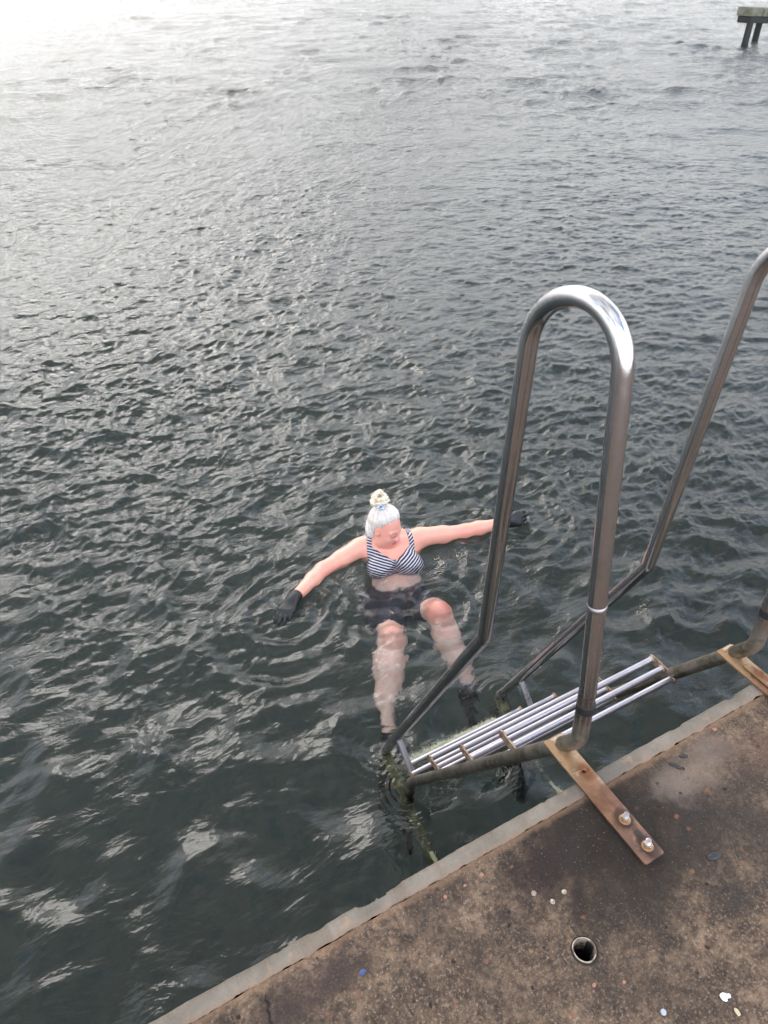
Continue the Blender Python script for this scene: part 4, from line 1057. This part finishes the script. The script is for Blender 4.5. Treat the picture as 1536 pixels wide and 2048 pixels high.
    e2(hp_(0, -.058, -.030), (.080, .060, .088), ha, .03)
    # cut the face away along a slanted hairline
    g = Hf.grid(tuple(slice(0, n) for n in Hf.n)); lx = [g[i] - H[i] for i in range(3)]
    a_ = sum(lx[i] * hs[i] for i in range(3)); b_ = sum(lx[i] * hf[i] for i in range(3)); d_ = sum(lx[i] * hu[i] for i in range(3))
    line = (b_ - .026) * .80 - (d_ - .050) * .50 * np.where(d_ > .05, 1.25, .30) + np.abs(a_) * .10
    Hf.F = (Hf.F + .0085 * np.clip((line + .035) / .035, 0, 1)).astype(np.float32); F0 = Hf.F.copy()
    ear = .024 - np.sqrt((b_ + .002) ** 2 + ((d_ + .008) * .8) ** 2)
    cut = np.maximum(line, np.where(np.abs(a_) > .055, ear, -1)); 
    kk = .012; Dn = cut; hh = np.maximum(kk - np.abs(Hf.F - Dn), 0) / kk; Hf.F = (np.maximum(Hf.F, Dn) + hh * hh * kk * .25).astype(np.float32)
    # combed grooves running up to the bun
    bun = hp_(.022, -.072, .150)
    bv = nrm(bun - H); t1 = nrm(np.cross(bv, hf)); t2 = np.cross(bv, t1)
    aa = sum(lx[i] * t1[i] for i in range(3)); bb = sum(lx[i] * t2[i] for i in range(3))
    az = np.arctan2(aa, bb)
    Hf.F = (Hf.F + .0016 * np.sin(az * 46 + 3 * np.sin(az * 7)) + .0009 * np.sin(az * 91 + 1)).astype(np.float32)
    V5, Q5 = surfnet(Hf.F, Hf.lo, Hf.h); V5 = relax(V5, Q5, 1, .3)
    HR_ = Mat('white blonde hair'); co = HR_.coord(); at_ = HR_.n('ShaderNodeAttribute', attribute_name='comb')
    st = HR_.noise(HR_.n('ShaderNodeCombineXYZ', {0: HR_.math('MULTIPLY', at_.outputs['Fac'], 30.0), 1: HR_.math('MULTIPLY', sepz(HR_, co)[2], 6.0), 2: 0.0}).outputs[0], 1.6, 4, .6)
    hc = HR_.mix(HR_.rng(st, .36, .62), (.66, .56, .48), (.97, .93, .90))
    HR_.pbr(Base_Color=hc, Roughness=.42, Normal=HR_.bump(st, .003, .8))
    lx = V5 - H; az5 = np.arctan2(lx @ t1, lx @ t2)
    hair = mk('hair', V5 + W, Q5, HR_.m, root, attrs={'comb': ('FLOAT', az5)})
    # combed strands lying on the cap, from the hairline to the tie
    class _S: pass
    S0 = _S(); S0.lo, S0.h, S0.n, S0.F = Hf.lo, Hf.h, Hf.n, F0
    rs3 = random.Random(9); mb = MB(); mb_y = MB()
    def surf(dr):
        r_ = .04
        for _ in range(40):
            v = float(Field.sample(S0, (H + dr * r_)[None, :])[0])
            r_ -= v * .8
            if abs(v) < .0003: break
        return r_
    for k in range(420):
        a0 = rs3.uniform(0, 2 * math.pi); wob = rs3.gauss(0, .02); pts = []
        for i in range(26):
            ph_ = .16 + i * .085
            dr = bv * math.cos(ph_) + (t1 * math.sin(a0 + wob * i * .2) + t2 * math.cos(a0 + wob * i * .2)) * math.sin(ph_); dr = nrm(dr)
            p = H + dr * (surf(dr) + .0010 + .0004 * rs3.random())
            q = p - H; A_, B_, D_ = q @ hs, q @ hf, q @ hu
            ln_ = (B_ - .026) * .80 - (D_ - .050) * .50 * (1.25 if D_ > .05 else .30) + abs(A_) * .10
            if ln_ > rs3.uniform(-.004, .007) or (abs(A_) > .055 and (B_ + .002) ** 2 + (.8 * (D_ + .008)) ** 2 < .026 ** 2): break
            pts.append(p)
            if D_ < -.085: break
        if len(pts) > 4:
            n_ = len(pts); (mb_y if rs3.random() < .33 else mb).sweep(pts, [.0013 * min(1, (n_ - i) / 4 + .15) for i in range(n_)], 5, cap=False)
    shiftW(mb); shiftW(mb_y); tag(mb.build('combed_strands', HR_.m, hair), kind='stuff')
    HY = Mat('straw hair strands'); HY.pbr(Base_Color=(.62, .55, .47), Roughness=.5)
    tag(mb_y.build('combed_strands', HY.m, hair), kind='stuff')
    # bun: coiled strands
    HB = Mat('yellow blonde hair'); co = HB.coord(); st = HB.noise(HB.coord(scale=(1, 1, 1)), 95, 4, .6, .4)
    HB.pbr(Base_Color=HB.mix(HB.rng(st, .36, .62), (.60, .48, .32), (.92, .84, .68)), Roughness=.45, Normal=HB.bump(st, .003, 1))
    rs2 = random.Random(3); mb = MB()
    bx_, by_, bz_ = t1, t2, bv
    def bp(a, b, d): return bun + (bx_ * a + by_ * b + bz_ * (d + .004)) * 1.42
    for k in range(46):
        # each strand loops over the knot
        a0 = rs2.uniform(0, 2 * math.pi); tilt = rs2.uniform(-.5, .5); R_ = rs2.uniform(.016, .034); hgt = rs2.uniform(.016, .044); pts = []
        for i in range(15):
            t = i / 14; th = a0 + t * rs2.uniform(2.7, 2.9)
            rr_ = R_ * (.55 + .6 * math.sin(math.pi * t)); pts.append(bp(rr_ * math.cos(th), rr_ * math.sin(th), -.018 + hgt * math.sin(math.pi * t) + tilt * .012 * math.cos(th)) + np.array([rs2.gauss(0, .0008) for _ in range(3)]))
        mb.sweep(pts, [.0030 + .0040 * math.sin(math.pi * i / 14) for i in range(15)], 7)
    # upright loop of hair standing over the knot
    for k in range(26):
        off = rs2.gauss(0, .0045); r_ = rs2.uniform(.018, .030); pts = []
        for i in range(17):
            th = math.radians(-20 + 220 * i / 16); pts.append(bp(r_ * math.cos(th) + off, off * .8 + rs2.gauss(0, .0007), .016 + r_ * 1.15 * math.sin(th)))
        mb.sweep(pts, .0036, 6)
    shiftW(mb); mb.build('hair_bun', HB.m, hair)
    # flyaway wisps
    mb = MB()
    for k in range(260):
        i = rs2.randrange(len(V5)); p = V5[i]; 
        o_ = nrm(p - H); 
        if (p - H) @ hf > .045 and rs2.random() < .6: continue
        d0 = nrm(o_ * .5 + bv * rs2.uniform(-1.0, .4) + np.array([rs2.gauss(0, .3) for _ in range(3)])); ln = rs2.uniform(.015, .045)
        mb.sweep([p, p + d0 * ln * .5 + o_ * .004, p + d0 * ln + np.array([rs2.gauss(0, .003), rs2.gauss(0, .003), -.003])], [.0006, .0005, .0002], 4)
    for k in range(40):
        a0 = rs2.uniform(0, 6.28); p = bp(.03 * math.cos(a0), .03 * math.sin(a0), rs2.uniform(-.01, .035)); d0 = nrm((p - bun) + np.array([rs2.gauss(0, .02) for _ in range(3)])); ln = rs2.uniform(.01, .03)
        mb.sweep([p, p + d0 * ln * .5, p + d0 * ln + bz_ * .004], [.0007, .0005, .0002], 4)
    shiftW(mb); tag(mb.build('stray_hairs', HR_.m, hair), kind='stuff')
    # hair tie: ruffled blue and white band with a dark gap
    HT = Mat('blue hair tie'); co = HT.coord(); HT.pbr(Base_Color=HT.mix(HT.rng(HT.noise(co, 55, 2), .46, .52), (.16, .36, .66), (.74, .78, .84)), Roughness=.5)
    mb = MB(); pts = []; rr_ = []
    front = nrm(np.array([-.49, -.87, .55]) - bv * (np.array([-.49, -.87, .55]) @ bv))
    side = np.cross(bv, front)
    cT = bun + front * .032 - bv * .012
    for i in range(26):
        th = 2 * math.pi * i / 25; pts.append(cT + side * (.017 * math.cos(th)) + bv * (.013 * math.sin(th)) + front * (.013 + .003 * math.sin(3 * th))); rr_.append(.0058 + .0022 * math.sin(5 * th))
    mb.sweep(pts, rr_, 10, cap=False); shiftW(mb); mb.build('hair_tie', HT.m, hair)
    DKH = Mat('dark hair gap'); DKH.pbr(Base_Color=(.05, .035, .02), Roughness=.8)
    # ---- gloves
    GL = Mat('black neoprene glove'); co = GL.coord(); GL.pbr(Base_Color=(.008, .008, .0095), Roughness=.5, Normal=GL.bump(GL.noise(co, 60, 4), .003, .6))
    def glove(wr, el, d, n, thumb, curl, name='glove', z=1.14):
        d = nrm(d); n = np.array(n, float); n = nrm(n - d * (n @ d)); t = np.cross(d, n) * thumb       # t points to the thumb side
        G = Field(wr - .22, wr + .22, .0032)
        fa = nrm(wr - el)
        G.cone(wr - fa * .030, wr + fa * .008, .0365, .034, .01)                        # cuff
        G.cone(wr + fa * .0, wr + d * .03, .031, .033, .02)
        k = wr + d * .02
        lens = [z * q for q in (.072, .080, .075, .060)]; offs = [z * q for q in (.030, .010, -.011, -.030)]; mcp = [z * q for q in (.090, .093, .088, .080)]
        for i in range(4):
            a = wr + d * .015 + t * offs[i] * .45; b = wr + d * mcp[i] + t * offs[i]
            G.cone(a, b, .0195, .0170, .018)
            cd = curl[i]; ang = .15 + cd * .25; p = b; dd = d * math.cos(ang * .8) - n * math.sin(ang * .8) + t * offs[i] * 1.0
            r_ = .0130 if i != 3 else .0112
            for j, fr in enumerate((.44, .31, .25)):
                dd = nrm(dd); q = p + dd * lens[i] * fr; G.cone(p, q, r_, r_ * .93, .0035 if j else .006); p = q; r_ *= .93
                ang = cd * (.75, .7, .5)[j]
                nn = -np.cross(np.cross(dd, n), dd); 
                dd = dd * math.cos(ang) - nrm(n - dd * (n @ dd)) * math.sin(ang)
        a = wr + d * .025 + t * .026 - n * .008; b = a + nrm(d * .75 + t * .75 - n * .35) * .045; q = b + nrm(d * .95 + t * .25 - n * .35) * .030
        G.cone(a, b, .0175, .0132, .012); G.cone(b, q, .0130, .0112, .004)
        Vg, Qg = surfnet(G.F, G.lo, G.h); Vg = relax(Vg, Qg, 1, .4)
        return mk(name, Vg + W, Qg, GL.m, root)
    glove(J['wrR'], J['elR'], (-.135, -.130, .004), (-.25, -.25, .95), 1, [.45, .5, .55, .65])
    glove(J['wrL'], J['elL'], (.24, -.050, .016), (.0, -.75, .66), -1, [.75, .8, .85, .9])
    # white wrist strap on the far glove
    CW = Mat('pale cuff'); CW.pbr(Base_Color=(.72, .70, .70), Roughness=.6)
    a = J['wrL']; dd = nrm(a - J['elL'])
    MB().sweep([a - dd * .040 + W, a - dd * .030 + W], .0372, 24).build('wrist_cuff', CW.m, root)
    return root

import os, time
t0 = time.time()
PREV = os.environ.get('PREV', '')
make_quay(); make_ladder(); make_deck_things(); make_pier()
print('solid', time.time() - t0); t0 = time.time()
make_person(); print('person', time.time() - t0); t0 = time.time()
if 'nowater' not in PREV: make_water(); print('water', time.time() - t0)
